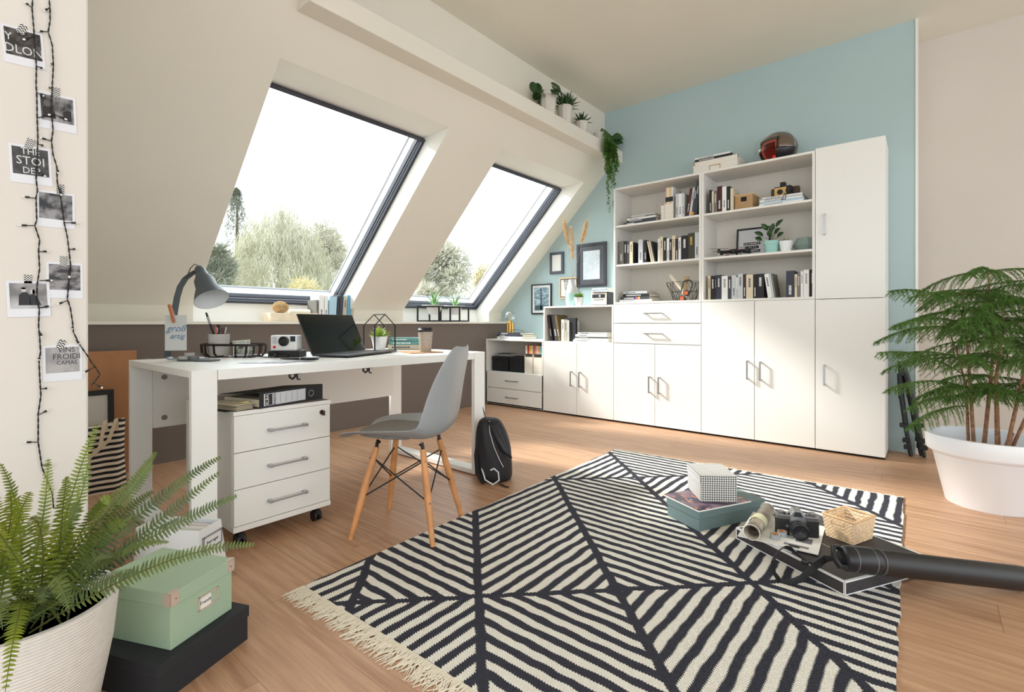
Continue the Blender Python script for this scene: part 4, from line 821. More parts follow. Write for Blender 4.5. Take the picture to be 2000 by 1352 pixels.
# =================== DESK ===================
ZD = .756; XD1 = -2.135; XD0 = -3.0; YD0 = .668; YD1 = 2.290
t = thing('desk', (XD0, YD0, 0), 0, 'white desk with closed frame legs in front of the window wall', 'desk'); DW = XD1-XD0; DL = YD1-YD0; pw = .09; th = .028
for i, y in enumerate((0, DL-pw)):
    mb = MB(); mb.box(0, y, .006, th, y+pw, ZD); mb.box(DW-th, y, .006, DW, y+pw, ZD); mb.box(th, y, ZD-th, DW-th, y+pw, ZD); mb.box(th, y, .006, DW-th, y+pw, .006+th)
    mb.build('end_frame', M_white, t, bevel=.0015)
    f = MB(); [f.cyl((x, y+pw/2, 0), (x, y+pw/2, .007), .018, n=12) for x in (.05, DW-.05)]; f.build('glide_feet', M_dark, t)
MB().box(.0, pw+.002, ZD-.042, DW, DL-pw-.002, ZD-.001).build('desktop', M_white, t, bevel=.0015)
MB().box(.03, pw-.03+.03, .415, .05, DL-pw, ZD-.042).build('modesty_panel', M_white2, t)
for y in (pw+.045,):
    for z in (.665, .462): MB().cyl((.049, y, z), (.0525, y, z), .013, n=20).build('cover_cap', mat('cap_grey', (128, 124, 120), .5), t)
for u, v, yo in ((577, 726, 0), (719, 716, 0)):
    p = at_x(u, v, XD1-.06); y = p.y-YD0; z = ZD-.042; h = MB()
    h.box(DW-.10, y-.03, z-.008, DW-.06, y+.03, z); h.tube([(DW-.07, y-.022, z-.005), (DW-.07, y-.022, z-.02), (DW-.07, y-.008, z-.03), (DW-.07, y+.004, z-.02), (DW-.07, y+.004, z-.006)], (.005), 8); h.tube([(DW-.07, y+.012, z-.004), (DW-.07, y+.014, z-.032), (DW-.07, y+.026, z-.034)], .004, 8)
    h.build('cable_hook', M_black, t)
MB().box(DW-.13, .04, ZD-.06, DW-.04, .088, ZD-.0285).build('cable_hook', M_black, t, bevel=.006)
# mobile drawer unit
PX1 = -2.18; PY0 = .833; PY1 = 1.265; PD = .56
t = thing('drawer_pedestal', (PX1-PD, PY0, 0), 0, 'white mobile drawer pedestal on castors under the desk', 'drawer unit'); W_ = PY1-PY0
mb = MB(); mb.box(0, .002, .097, PD-.02, .020, .555); mb.box(0, W_-.020, .097, PD-.02, W_-.002, .555); mb.box(0, .020, .097, .016, W_-.020, .555); mb.box(0, 0, .074, PD, W_, .097); mb.build('body', M_white2, t, bevel=.001)
MB().box(0, 0, .555, PD, W_, .5725).build('top', M_white2, t, bevel=.001); MB().box(.004, .004, .5725, PD-.004, W_-.004, .5732).build('top_overlay', mat('overlay_taupe', (134, 124, 116), .3), t)  # thin taupe layer over the white top, leaving a narrow white rim
for k, (a, b) in enumerate(((.401, .555), (.249, .401), (.098, .249))):
    d = MB().box(PD-.02, .003, a+.0015, PD-.001, W_-.003, b-.0015).build('drawer', M_white2, t, bevel=.001); yc = W_/2+.005; zc = (a+b)/2-.0
    h = MB(); h.box(PD+.022, yc-.085, zc-.004, PD+.029, yc+.085, zc+.004)
    for s in (-1, 1): h.box(PD-.002, yc+s*.077-.008, zc-.006, PD+.030, yc+s*.077+.008, zc+.006)
    h.build('handle', M_alu, d, bevel=.002)
    if k == 0: l_ = MB(); l_.cyl((PD-.002, W_-.045, .52), (PD+.006, W_-.045, .52), .011, n=18); l_.box(PD+.006, W_-.048, .507, PD+.024, W_-.042, .528); l_.build('lock', mat('lock_bronze', (96, 80, 66), .3, .9), d)
for x in (.06, PD-.045):
    for y in (.045, W_-.045):
        c = MB(); c.cyl((x, y, .055), (x, y, .075), .008, n=10)
        for s in (-1, 1): c.cyl((x-.008, y+s*.006, .024), (x-.008, y+s*.018, .024), .024, n=20)
        c.box(x-.026, y-.012, .03, x+.012, y+.012, .052); c.build('castor', M_black, t, bevel=.001)
# binder on pedestal
zp = .5735; p0 = at_z(507, 799, zp); p1 = at_z(630, 778, zp); L_ = wspan(p0, p1); rz = atan2(p1.y-p0.y, p1.x-p0.x); t = thing('ring_binder', p0, rz, 'black lever arch binder lying on the drawer pedestal, spine to the room', 'binder')
hb = .068; mb = MB(); mb.box(0, 0, 0, L_, .003, hb); mb.box(0, .003, 0, L_, .27, .003); mb.build('cover', M_blackp, t)
mb = MB(); mb.poly([(0, .003, hb), (L_, .003, hb), (L_, .27, .045), (0, .27, .045)]); mb.build('upper_cover', M_blackp, t, solid=.003)
MB().box(.012, .02, .004, L_-.02, .255, .034).build('paper_block', M_cream, t)
MB().box(.02, -.001, .008, L_*.70, .0005, hb-.008).build('spine_label', mat('label_grey', (208, 208, 212), .6), t)
M_ink = mat('ink_dark', (50, 48, 50), .7)
MB().box(.026, -.0016, .010, .06, -.0008, hb-.01).build('label_field', M_ink, t); text('lettering', 'ELBA', .02, M_paper, t, (.036, -.002, hb/2), (pi/2, -pi/2, 0)); text('lettering', 'RADO', .018, M_ink, t, (.072, -.002, hb/2), (pi/2, -pi/2, 0))
li = MB()
for k in range(4): x = .10+k*.03; li.box(x, -.0014, .012, x+.0008, -.0008, hb-.012)
li.build('label_lines', M_ink, t); r_ = MB(); r_.lathe([(.012, 0), (.015, .0), (.015, .003), (.012, .003), (.012, 0)], n=28); r_.build('finger_ring', M_steel, t, loc=(L_*.79, -.003, hb/2), rot=(-pi/2, 0, 0)); 
t = thing('paper_pile', p0+Vector((-.0, 0, 0)), rz, 'ruffled papers and a dark sheet sticking out left of the binder', 'papers')
mb = MB(); R = random.Random(5)
for k in range(7): z = .002+k*.004; a = R.uniform(-.03, .03); mb.box(-.085+a*.5, .03+a*.4, z, -.006, .2+a, z+.0018)
mb.build('sheets', M_cream, t); MB().box(-.055, .028, .031, -.03, .05, .034).build('yellow_tab', mat('tab_yellow', (226, 214, 150), .7), t)
MB().box(-.115, .05, .0, -.088, .24, .003).build('dark_sheet', M_blackp, t)
# =================== CHAIR ===================
feet = [at_z(685, 1056, 0), at_z(759, 992, 0), at_z(848, 1071, 0), at_z(898, 1005, 0)]; cc = sum(feet, Vector())/4; fwd = ((feet[0]+feet[1])/2-(feet[2]+feet[3])/2).normalized()
t = thing('shell_chair', cc, atan2(fwd.y, fwd.x), 'light grey plastic shell chair with beech dowel legs at the desk', 'chair')
prof = [(.245, .418, .150), (.240, .432, .185), (.215, .440, .212), (.15, .437, .232), (.06, .428, .238), (-.03, .422, .238), (-.115, .418, .236), (-.178, .440, .234), (-.212, .49, .230), (-.226, .56, .224), (-.235, .63, .212), (-.247, .70, .195), (-.260, .765, .170), (-.268, .812, .135), (-.276, .832, .085)]
mb = MB(); nu = 14; vs = []
for i, (f, z, hw) in enumerate(prof):
    a = prof[max(0, i-1)]; b = prof[min(len(prof)-1, i+1)]; tx, tz = b[0]-a[0], b[1]-a[1]; l = hypot(tx, tz); nx, nz = (-tz/l, tx/l)
    nx, nz = -nx, -nz       # towards the sitter
    if nz < 0 and i < 7: nx, nz = -nx, -nz
    if i >= 7 and nx < 0: nx, nz = -nx, -nz
    ins = i/(len(prof)-1); dep = .022+.055*sin(pi*min(1, max(0, (ins-.15)/.75)))
    for k in range(nu+1):
        s = -1+2*k/nu; q = abs(s)**2.6*dep; vs.append((f+nx*q, hw*s*(1-.04*abs(s)**3), z+nz*q))
fs = [(j*(nu+1)+i, (j+1)*(nu+1)+i, (j+1)*(nu+1)+i+1, j*(nu+1)+i+1) for j in range(len(prof)-1) for i in range(nu)]
sh = mb.add(vs, fs).build('seat_shell', mat('shell_grey', (154, 158, 160), .34), t, smooth=True, solid=.006); sh.modifiers[0].offset = -1
md = sh.modifiers.new('s', 'SUBSURF'); md.levels = 1; md.render_levels = 2
cu = MB(); n = 40; ring = []
for k in range(n):
    a = 2*pi*k/n; ca, sa = cos(a), sin(a); x = .045+.165*abs(ca)**.75*(1 if ca > 0 else -1); y = (.178+.01*ca)*abs(sa)**.75*(1 if sa > 0 else -1); ring.append((x, y))
def seatz(x): return .4275+.011*max(0, (x-.03)/.19)+.02*max(0, (-.04-x)/.1)**1.5
for q, dz in ((.0, .0185), ):
    pass
vs = []; fs = []
for sc2, dz in ((0, .020), (.5, .020), (.85, .019), (.97, .015), (1.0, .008), (.97, .002), (.9, .0)):
    for x, y in ring: xx = .045+(x-.045)*sc2; vs.append((xx, y*sc2, seatz(xx)+dz+.022*(abs(y*sc2)/.238)**2.6))
m_ = 7
for j in range(m_-1):
    for k in range(n): fs.append((j*n+k, (j+1)*n+k, (j+1)*n+(k+1) % n, j*n+(k+1) % n))
cu.add(vs, fs).build('seat_pad', mat('felt_grey', (132, 127, 120), .95, bump=.6, bscale=500, var=.08, vscale=60), t, smooth=True)
tops = []
for sx_ in (1, -1):
    for sy in (1, -1):
        a = Vector((sx_*.110, sy*.100, .385)); b = Vector((sx_*.190, sy*.187, .0)); tops.append((a, b))
        l_ = MB(); l_.tube([a, a.lerp(b, .5), b], [.0135, .016, .0105], 16); o = l_.build('leg', M_wood, t, smooth=True)
        for f in (.12, .55): s_ = MB(); d = Vector((sx_, sy, 0)).normalized(); q = a.lerp(b, f); s_.cyl(q+d*.012, q+d*.018, .0045, n=10); s_.build('screw', M_steel, o)
        br = MB(); br.tube([(sx_*.10, sy*.10, .412), (sx_*.108, sy*.100, .40), a+Vector((0, 0, .0)), a.lerp(b, .1)], [.012, .008, .008, .006], 10); br.build('mounting_bracket', M_black, t, smooth=True)
L4 = {(1, 1): tops[0], (1, -1): tops[1], (-1, 1): tops[2], (-1, -1): tops[3]}
for p, q in (((1, 1), (1, -1)), ((1, -1), (-1, -1)), ((-1, -1), (-1, 1)), ((-1, 1), (1, 1))):
    for u_, w_ in ((p, q), (q, p)):
        a0, b0 = L4[u_]; a1, b1 = L4[w_]; r = MB(); r.cyl(a0.lerp(b0, .12), a1.lerp(b1, .55), .0032, n=8); r.sph(a0.lerp(b0, .12), .007, 8, 6); r.build('brace_rod', M_black, t, smooth=True)
# =================== ON THE DESK ===================
ZT_ = ZD+.0003
def camth(name, u, v, z, label, cat, group=None, rz=0): return thing(name, at_z(u, v, z), CAMYAW+rz, label, cat, group)
# lamp
p = at_z(360, 704, ZT_); d0 = depth(p); px = d0/F
t = thing('desk_lamp', p, CAMYAW, 'dark grey desk lamp with a bent flat arm and bell shade', 'lamp')
M_lamp = mat('lamp_grey', (76, 86, 91), .4, .1); M_lampi = mat('lamp_inner', (206, 208, 208), .6)
def lp(u, v, y=0): return Vector(((u-360)*px, y, (704-v)*px))
MB().rbox(.135, .11, .006, .05, c=(.045, .0, .0)).build('base', M_lamp, t, bevel=.001)
arm = [(334, 703), (327.5, 699), (327.5, 690), (333, 672), (337, 650), (339, 628), (342, 605), (346, 582), (352, 562), (362, 546), (375, 536), (390, 528)]
mb = MB(); mb.tube([lp(u, v)+Vector((0, 0, .004)) for u, v in [(352, 704), (342, 704)]+arm], [(.0025, .021)]*14, 4, flat=(0, 1, 0)) if 0 else None
pts = [lp(u, v) for u, v in arm]; pts = [Vector((-.01, 0, .008)), Vector((-.022, 0, .0075))]+[Vector((q.x, 0, q.z+.004)) for q in pts]
for i in range(len(pts)-1):
    a, b = pts[i], pts[i+1]; dd = (b-a).normalized(); nn = Vector((-dd.z, 0, dd.x))*.002
    a = a-dd*.0015; b = b+dd*.0015; w_ = .021; mb.ext([a-nn+Vector((0, -w_, 0)), b-nn+Vector((0, -w_, 0)), b+nn+Vector((0, -w_, 0)), a+nn+Vector((0, -w_, 0))], (0, 2*w_, 0))
M4 = Matrix.Rotation(.9, 4, 'Z')
arm_o = mb.build('arm', M_lamp, t)
top = lp(389, 524); mouth = lp(427, 586, -.055); ax = (mouth-top).normalized(); q = Vector((0, 0, -1)).rotation_difference(ax)
Ls = (mouth-top).length; rm = 30.5*px
sp = [(.001, .004), (.018, .003), (.024, -.01), (.025, -.03), (.03, -.05), (.043, -.075), (rm*.62, -Ls*.62), (rm*.82, -Ls*.8), (rm, -Ls)]
o = MB().lathe(sp, n=40, cap=False).build('shade', M_lamp, t, smooth=True, loc=top); o.rotation_mode = 'QUATERNION'; o.rotation_quaternion = q
o2 = MB().lathe([(rm*.985, -Ls+.0005), (rm*.80, -Ls*.80), (rm*.60, -Ls*.62), (.038, -.075), (.02, -.05), (.001, -.049)], n=40, cap=False).build('shade_lining', M_lampi, o, smooth=True)
MB().lathe([(.001, .012), (.008, .012), (.008, .002)], n=16).build('top_nut', M_steel, o, smooth=True)
MB().tube([top+Vector((0, 0, .01)), lp(380, 516), lp(372, 524), lp(364, 540)+Vector((0, .004, 0))], .002, 6).build('cable', M_black, t, smooth=True)
# clip + card
t = thing('clothes_peg', lp(347, 607)+p-Vector((0, 0, 0)), CAMYAW, 'copper coloured clothes peg clipping the card to the lamp arm', 'peg')
t.location = p+Matrix.Rotation(CAMYAW, 3, 'Z') @ (lp(346, 613)+Vector((0, -.032, 0)))
M_cop = mat('copper_wood', (196, 122, 84), .4, .3)
for s in (-1, 1): MB().box(-.006, -.004+s*.0048-.0035, -.045, .006, -.004+s*.0048+.0035, .045).build('jaw', M_cop, t, bevel=.001, rot=(s*.05, -.3, 0))
MB().cyl((-.0065, -.004, .0), (.0065, -.004, 0), .0045, n=10).build('spring', M_steel, t)
t = thing('greeting_card', p+Matrix.Rotation(CAMYAW, 3, 'Z') @ (lp(352.5, 684)+Vector((0, -.034, 0))), CAMYAW+.12, 'grey card with blue script lettering pegged to the desk lamp', 'card')
hc = 68*px; wc = 39*px; MB().box(-wc/2, 0, 0, wc/2, .0012, hc).build('card', mat('card_grey', (206, 208, 206), .7), t); M_bl = mat('ink_blue', (90, 130, 165), .7)
text('lettering', 'groß', .045, M_bl, t, (0, -.0008, hc*.62), (pi/2, 0, 0), shear=.4); text('lettering', 'artig', .036, M_bl, t, (.005, -.0008, hc*.40), (pi/2, 0, 0), shear=.4)
# washi tapes on lamp base
def chevmat(name, per, c1=(238, 238, 236), c2=(22, 22, 24), mode='chev'):
    g = G(name, .6); x, y, z = g.xyz(); an = g.mth('DIVIDE', g.mth('ARCTAN2', y, x), 2*pi)
    if mode == 'chev': f = g.mth('ABSOLUTE', g.mth('SUBTRACT', g.mth('FRACT', g.mth('MULTIPLY', an, per)), .5)); k = g.mth('GREATER_THAN', g.mth('FRACT', g.mth('ADD', g.mth('MULTIPLY', z, 170), g.mth('MULTIPLY', f, 1.6))), .5)
    else: k = g.mth('GREATER_THAN', g.mth('MULTIPLY', g.mth('SINE', g.mth('MULTIPLY', an, per*2*pi)), g.mth('SINE', g.mth('MULTIPLY', z, 900))), .0)
    g.color(g.mix(k, c1, c2)); return g.m
M_chev = chevmat('tape_chevron', 14); M_dot = chevmat('tape_dots', 18, mode='d'); M_card = mat('tape_core', (190, 140, 96), .8)
M_tblue = chevmat('tape_bluechev', 12, (226, 230, 232), (40, 60, 84)); M_tblue2 = chevmat('tape_bluelattice', 16, (226, 230, 232), (30, 42, 60), 'd')
def tape(loc, m, label, r=.022, h=.015, group='washi tape rolls', rot=None):
    t = thing('washi_tape', loc, 0, label, 'tape', group, rot=rot)
    MB().lathe([(r, 0), (r, h), (r*.82, h), (r*.82, 0), (r, 0)], n=32).build('tape_roll', m, t, smooth=True); MB().lathe([(r*.82, .0002), (r*.82, h-.0002), (r*.74, h-.0002), (r*.74, .0002), (r*.82, .0002)], n=32).build('core', M_card, t, smooth=True); return t
R3 = Matrix.Rotation(CAMYAW, 3, 'Z')
tape(p+R3 @ Vector((.012, -.022, .0065)), M_dot, 'dotted washi tape roll on the lamp base, left of the grey one'); tape(p+R3 @ Vector((.055, -.012, .0065)), mat('tape_grey', (120, 122, 124), .5), 'grey washi tape roll lying on the lamp base'); tape(p+R3 @ Vector((.028, -.005, .0222)), M_chev, 'zigzag washi tape roll on top of two others by the lamp')
tt = thing('charging_pad', at_z(404, 705, ZT_), CAMYAW, 'thin dark flat pad on the desk right of the lamp base', 'pad'); MB().rbox(.10, .08, .006, .02).build('pad', M_lamp, tt, bevel=.001)
# strap basket
t = camth('metal_basket', 457, 697, ZT_, 'dark brown basket of bent metal straps on the desk', 'basket', rz=-.12); d0 = depth(t.location); px = d0/F; wb = 62*px; db = .075; hb = 24*px
M_bron = mat('strap_bronze', (52, 42, 38), .4, .5)
def ell(k, n, a, b, z, pw_=.62): q = 2*pi*k/n; return (a*abs(cos(q))**pw_*(1 if cos(q) > 0 else -1), b*abs(sin(q))**pw_*(1 if sin(q) > 0 else -1), z)
MB().tube([ell(k, 64, wb, db, hb) for k in range(64)], [(.0085, .0014)]*64, 4, closed=True).build('rim', M_bron, t)
n = 16
for k in range(n):
    a = ell(k+.5, n, wb*.99, db*.99, hb); b = ell(k+.5, n, wb*.97, db*.97, hb*.35); c = ell(k+.5, n, wb*.86, db*.82, .003); e = ell(k+.5, n, wb*.6, db*.4, .002)
    MB().tube([a, b, c, e], [(.0014, .010)]*4, 4).build('strap', M_bron, t)
MB().ext([ell(k, 40, wb*.75, db*.7, .0005) for k in range(40)], (0, 0, .002)).build('bottom', M_bron, t)
bloc = t.location.copy(); bR = Matrix.Rotation(CAMYAW-.12, 3, 'Z')
g = G('herringbone', .6); x, y, z = g.xyz(); an = g.mth('MULTIPLY', g.mth('ARCTAN2', y, x), 3.2); f = g.mth('ABSOLUTE', g.mth('SUBTRACT', g.mth('FRACT', an), .5)); k_ = g.mth('GREATER_THAN', g.mth('FRACT', g.mth('ADD', g.mth('MULTIPLY', z, 160), g.mth('MULTIPLY', f, 2.0))), .58); g.color(g.mix(k_, (232, 230, 224), (72, 70, 70))); M_herr = g.m
cl = bloc+bR @ Vector(((428-457)*px, -.01, .004)); t = thing('pen_cup', cl, 0, 'herringbone patterned pen cup in the strap basket', 'cup'); rc = 19*px
MB().lathe([(.001, 0), (rc*.86, 0), (rc, 43*px), (rc*.95, 43*px), (rc*.82, .004), (.001, .004)], n=32).build('cup', M_herr, t, smooth=True)
def pen(name, a, b, r, m, label, cat='pen', group='pens in the cup', tipm=None):
    a = Vector(a); b = Vector(b); t = thing(name, a, 0, label, cat, group); d = b-a; MB().tube([(0, 0, 0), d*.08, d*.9, d], [r*.4, r, r, r*.7], 10).build('barrel', m, t, smooth=True)
    if tipm: MB().tube([d*.72, d*.9], r*1.06, 10).build('band', tipm, t, smooth=True)
    return t
def inc(dx, dy, z): return cl+R3 @ Vector((dx, dy, z))
hc = 43*px
pen('scissors', inc(.008, .005, .01), inc(-.075, .01, hc+.115), .006, M_blackp, 'black handled scissors leaning left out of the pen cup', 'scissors', None, M_steel)
pen('pen', inc(-.015, .02, .01), inc(-.022, .022, hc+.05), .005, M_black, 'black pen at the left of the pen cup', tipm=M_steel); pen('pen', inc(-.005, -.01, .01), inc(-.01, -.012, hc+.045), .0045, mat('pen_orange', (210, 96, 60), .4), 'orange pen in the pen cup'); pen('pen', inc(.005, -.0, .01), inc(-.0, .0, hc+.052), .005, M_black, 'black pen beside the orange one')
pen('pen', inc(.015, .0, .01), inc(.02, .0, hc+.035), .006, mat('pen_wine', (80, 40, 44), .4), 'short dark red marker in the pen cup'); pen('pen', inc(.01, -.01, .01), inc(.045, -.01, hc+.035), .004, M_steel, 'silver pen leaning right in the pen cup')
for k, (dx, dy, w_, h_, c, lab, tw) in enumerate(((.03, .02, .09, .085, (222, 224, 200), 'greenish landscape snapshot standing in the strap basket', .1), (.045, -.01, .088, .07, (232, 234, 238), 'white bordered snapshot standing in front in the strap basket', -.1), (.06, .005, .085, .06, (214, 218, 224), 'pale snapshot standing in the middle of the strap basket', .0))):
    t = thing('photo_print', bloc+bR @ Vector((dx, dy, .004)), CAMYAW+tw, lab, 'photo', 'snapshots in the basket', rot=(-.15, .08*(k-1), CAMYAW+tw)); MB().box(-w_/2, 0, 0, w_/2, .001, h_).build('print', bmat(c), t); MB().box(-w_/2+.006, -.0005, .012, w_/2-.006, 0, h_-.006).build('image', artmat('snap%d' % k, (90, 100, 90), (222, 224, 214), 30), t)
# instant camera
t = camth('instant_camera', 557, 697, ZT_, 'white instant camera on a black base with a red button on the desk', 'camera', rz=.0); px = depth(t.location)/F; w_ = 51*px; h_ = 30*px; z0 = 12*px
M_cw = mat('camera_white', (232, 232, 230), .4)
MB().box(-w_/2, -.02, z0, w_/2, .05, z0+h_).build('body', M_cw, t, bevel=.006); MB().box(-w_/2-.006, -.035, 0, w_/2+.02, .06, z0+.001).build('base', M_black, t, bevel=.003)
MB().lathe([(.026, 0), (.026, .012), (.02, .014), (.016, .008), (.001, .008)], n=32).build('lens', M_black, t, smooth=True, loc=(.004, -.02, z0+h_*.62), rot=(pi/2, 0, 0)); MB().lathe([(.0075, 0), (.0075, .004), (.001, .004)], n=20).build('shutter_button', mat('btn_red', (220, 40, 44), .4), t, loc=(-w_*.34, -.02, z0+h_*.24), rot=(pi/2, 0, 0))
MB().box(-w_*.42, -.0215, z0+h_*.45, -w_*.25, -.019, z0+h_*.92).build('flash', mat('flash_grey', (196, 200, 206), .2), t); MB().box(w_*.26, -.0215, z0+h_*.6, w_*.45, -.019, z0+h_*.94).build('viewfinder', mat('vf_blue', (40, 46, 60), .15), t); MB().box(-.03, -.055, .0, .035, -.035, .012).build('film_slot', M_black, t, bevel=.002)
t = camth('camera_strap', 520, 699, ZT_, 'black strap lying left of the instant camera', 'strap'); MB().tube([(-.03, 0, .006), (0, -.01, .004), (.03, -.006, .004), (.045, .01, .012), (.03, .03, .02)], [(.003, .008)]*5, 6).build('strap', M_blackp, t, smooth=True)
# papers and pen
for k, (u, v, w_, h_, rz, lab) in enumerate(((505, 708, .16, .08, .1, 'sketched strip of paper on the desk near its front edge, left'), (548, 707, .12, .09, -.3, 'sketched paper on the desk below the instant camera'), (585, 705, .13, .07, .25, 'sketched paper on the desk under the dark pen'))):
    t = camth('paper_sheet', u, v, ZT_+k*.0006, lab, 'paper', 'papers on the desk', rz=rz); MB().box(-w_/2, -h_/2, 0, w_/2, h_/2, .0004).build('sheet', artmat('sketch%d' % k, (120, 126, 136), (240, 240, 240), 18, (1, 3, 1)), t)
t = camth('pen', 586, 701, ZT_+.0085, 'thick dark ballpoint pen lying on the desk papers before the laptop', 'pen'); MB().tube([(-.095, 0, 0), (-.07, 0, 0), (.0, 0, .0), (.07, 0, 0), (.09, 0, 0)], [.002, .0045, .0065, .007, .004], 12).build('barrel', mat('pen_black', (34, 34, 38), .3), t, smooth=True); MB().cyl((-.001, 0, 0), (.004, 0, 0), .0073, n=14).build('band', M_steel, t)
# laptop
a = at_z(609, 697.5, ZT_); b = at_z(713, 687, ZT_); c = at_z(677, 701.5, ZT_); W_ = wspan(a, b); rz = atan2(b.y-a.y, b.x-a.x); Dp = .225; t = thing('laptop', a, rz, 'open dark laptop with a black screen on the desk', 'laptop')
M_space = mat('laptop_grey', (70, 70, 74), .35, .6); MB().box(0, -Dp, .004, W_, 0, .013).build('base', M_space, t, bevel=.003); MB().box(.02, -Dp*.52, .013, W_-.02, -.025, .0136).build('keyboard', M_black, t); MB().box(W_*.32, -Dp+.01, .013, W_*.68, -Dp*.56, .0134).build('trackpad', M_space, t)
f_ = MB(); [f_.cyl((x, y, 0), (x, y, .0045), .006, n=10) for x in (.03, W_-.03) for y in (-.03, -Dp+.03)]; f_.build('foot', M_black, t)
s = MB().box(0, -.004, 0, W_, .003, .238).build('screen_lid', M_space, t, bevel=.002, loc=(0, .0, .012), rot=(-.42, 0, 0)); MB().box(.003, -.0048, .004, W_-.003, -.004, .235).build('screen', mat('screen_black', (12, 10, 12), .12), s)
# wire house with plant
c0 = at_z(752, 686.6, ZT_); t = thing('wire_house', c0, radians(88), 'black wire house frame around a small potted plant on the desk', 'ornament'); mb = MB(); w2 = .075; L2 = .125; he = .165; ha = .235; e = .0034
for y in (0, L2):
    for s in (-1, 1): mb.box(s*w2-e, y-e, 0, s*w2+e, y+e, he); mb.cyl((s*w2, y, he), (0, y, ha), e, n=6)
mb.cyl((0, 0, ha), (0, L2, ha), e, n=6)
for s in (-1, 1): mb.box(s*w2-e, 0, 0, s*w2+e, L2, 2*e); 
for y in (0, L2): mb.box(-w2, y-e, 0, w2, y+e, 2*e)
mb.build('wire_frame', M_blackm, t)
t = thing('potted_succulent', c0+Matrix.Rotation(radians(88), 3, 'Z') @ Vector((0, L2/2, 0)), 0, 'spiky light green plant in a white pot inside the wire house', 'potted plant'); pot(t, .052, .094, M_potw, .64); rosette(t, .08, 40, .085, .012, M_leafl, 14, (.05, 1.35), .1)
# cork mats, cup, books
M_cork = mat('cork', (190, 148, 108), .9, var=.25, vscale=150)
t = camth('cork_mat', 822, 688, ZT_, 'thin square cork mat under the coffee cup on the desk', 'mat', rz=.55); MB().box(-.105, -.105, 0, .105, .105, .004).build('mat', M_cork, t)
g = G('corrugated', .7); x, y, z = g.xyz(); g.color(g.mix(g.mth('GREATER_THAN', g.mth('ADD', g.mth('SINE', g.mth('MULTIPLY', z, 900)), g.mth('MULTIPLY', g.noise(60), 1.5)), .5), (196, 178, 156), (128, 120, 114))); M_corr = g.m
t = thing('coffee_cup', at_z(831, 687, ZT_+.004), 0, 'striped brown paper coffee cup with a black lid on the desk', 'cup'); t.location.z = ZT_+.0045
q = depth(t.location)/F; MB().lathe([(.001, 0), (11*q, 0), (14.5*q, 40*q), (.001, 40*q)], n=32).build('cup', M_corr, t, smooth=True); MB().lathe([(15.6*q, 39*q), (15.8*q, 42*q), (14.3*q, 43*q), (13.6*q, 47*q), (12.6*q, 47*q), (12*q, 45*q), (.001, 45*q)], n=32).build('lid', M_black, t, smooth=True)
b0 = at_z(810, 683.5, ZT_); flat_books(b0.x-.12, b0.y+.02, ZT_, [(.22, .16, .032, 'beige', 'thick grey beige book at the bottom'), (.21, .155, .024, 'teal', 'teal book in the middle', .004, 0, .03), (.20, .15, .022, 'teal', 'teal book on top', -.002, 0, -.04)], 'book', 'pile behind the coffee cup on the desk', 'books behind the cup', rz=CAMYAW+.1)
# =================== LEFT CORNER ===================
M_kraft = mat('kraft_board', (178, 126, 86), .7, var=.08, vscale=5)
xb = XK+.06; p = at_x(267, 684, xb); t = thing('wrapped_board', (xb-.02, p.y, 0), 0, 'large panel wrapped in brown paper leaning behind the striped bag', 'panel'); hh = p.z
mb = MB(); mb.box(-.012, -.8+.3, 0, .022, 0, hh); mb.build('panel', M_kraft, t, bevel=.004); MB().box(.0221, -.5, hh*.36, .0235, 0, hh*.362).build('fold_line', mat('kraft_dark', (120, 80, 52), .8), t)
xf = XK+.22; p = at_x(228, 762, xf); t = thing('marble_picture', (xf-.06, p.y, 0), 0, 'black framed marble print behind the striped tote bag', 'picture', rot=(0, -.05, 0)); hh = p.z; f = MB(); wq = .42
f.box(0, -wq, 0, .025, 0, .03); f.box(0, -wq, hh-.03, .025, 0, hh); f.box(0, -.03, .03, .025, 0, hh-.03); f.box(0, -wq, .03, .025, -wq+.03, hh-.03); f.build('frame', M_black, t, bevel=.002)
g = G('marble', .3); g.color(g.mix(g.rng(g.mth('ABSOLUTE', g.mth('SUBTRACT', g.noise(3.2, det=6), .5)), 0, .010), (120, 116, 108), (214, 210, 200))); MB().box(.006, -wq+.03, .03, .016, -.03, hh-.03).build('print', g.m, t)
g = G('stripes_bag', .85); z = g.xyz()[2]; g.color(g.mix(g.mth('GREATER_THAN', g.mth('FRACT', g.mth('ADD', g.mth('DIVIDE', z, .030), g.mth('MULTIPLY', g.noise(4), .25))), .5), (224, 208, 188), (24, 22, 24))); g.bump(g.noise(400), .4, .002); M_bag = g.m
xg = -3.56; p = at_x(245, 820, xg); pb = at_x(245, 952, xg); hh = p.z; t = thing('tote_bag', (xg, p.y-.22, 0), 0, 'black and cream striped tote bag on the floor beside the desk', 'bag')
mb = MB(); n = 36; rows = []; vs = []; fs = []
for j in range(15):
    f = j/14; zz = hh*f; hw_ = .22*(1-.04*sin(f*3)); hd = (.075*(1-f)**.6+.018)*(1+.05*sin(f*9))
    for k in range(n): e_ = ell(k, n, 1, 1, 0, .55); vs.append((e_[1]*hd*(1+.12*sin(k*1.3+f*4)), e_[0]*hw_, zz+.012*sin(k*.6)*f))
for j in range(14):
    for k in range(n): fs.append((j*n+k, j*n+(k+1) % n, (j+1)*n+(k+1) % n, (j+1)*n+k))
fs.append(tuple(range(n))[::-1]); mb.add(vs, fs).build('bag_body', M_bag, t, smooth=True, solid=.002)
M_web = mat('webbing_cream', (214, 196, 168), .9)
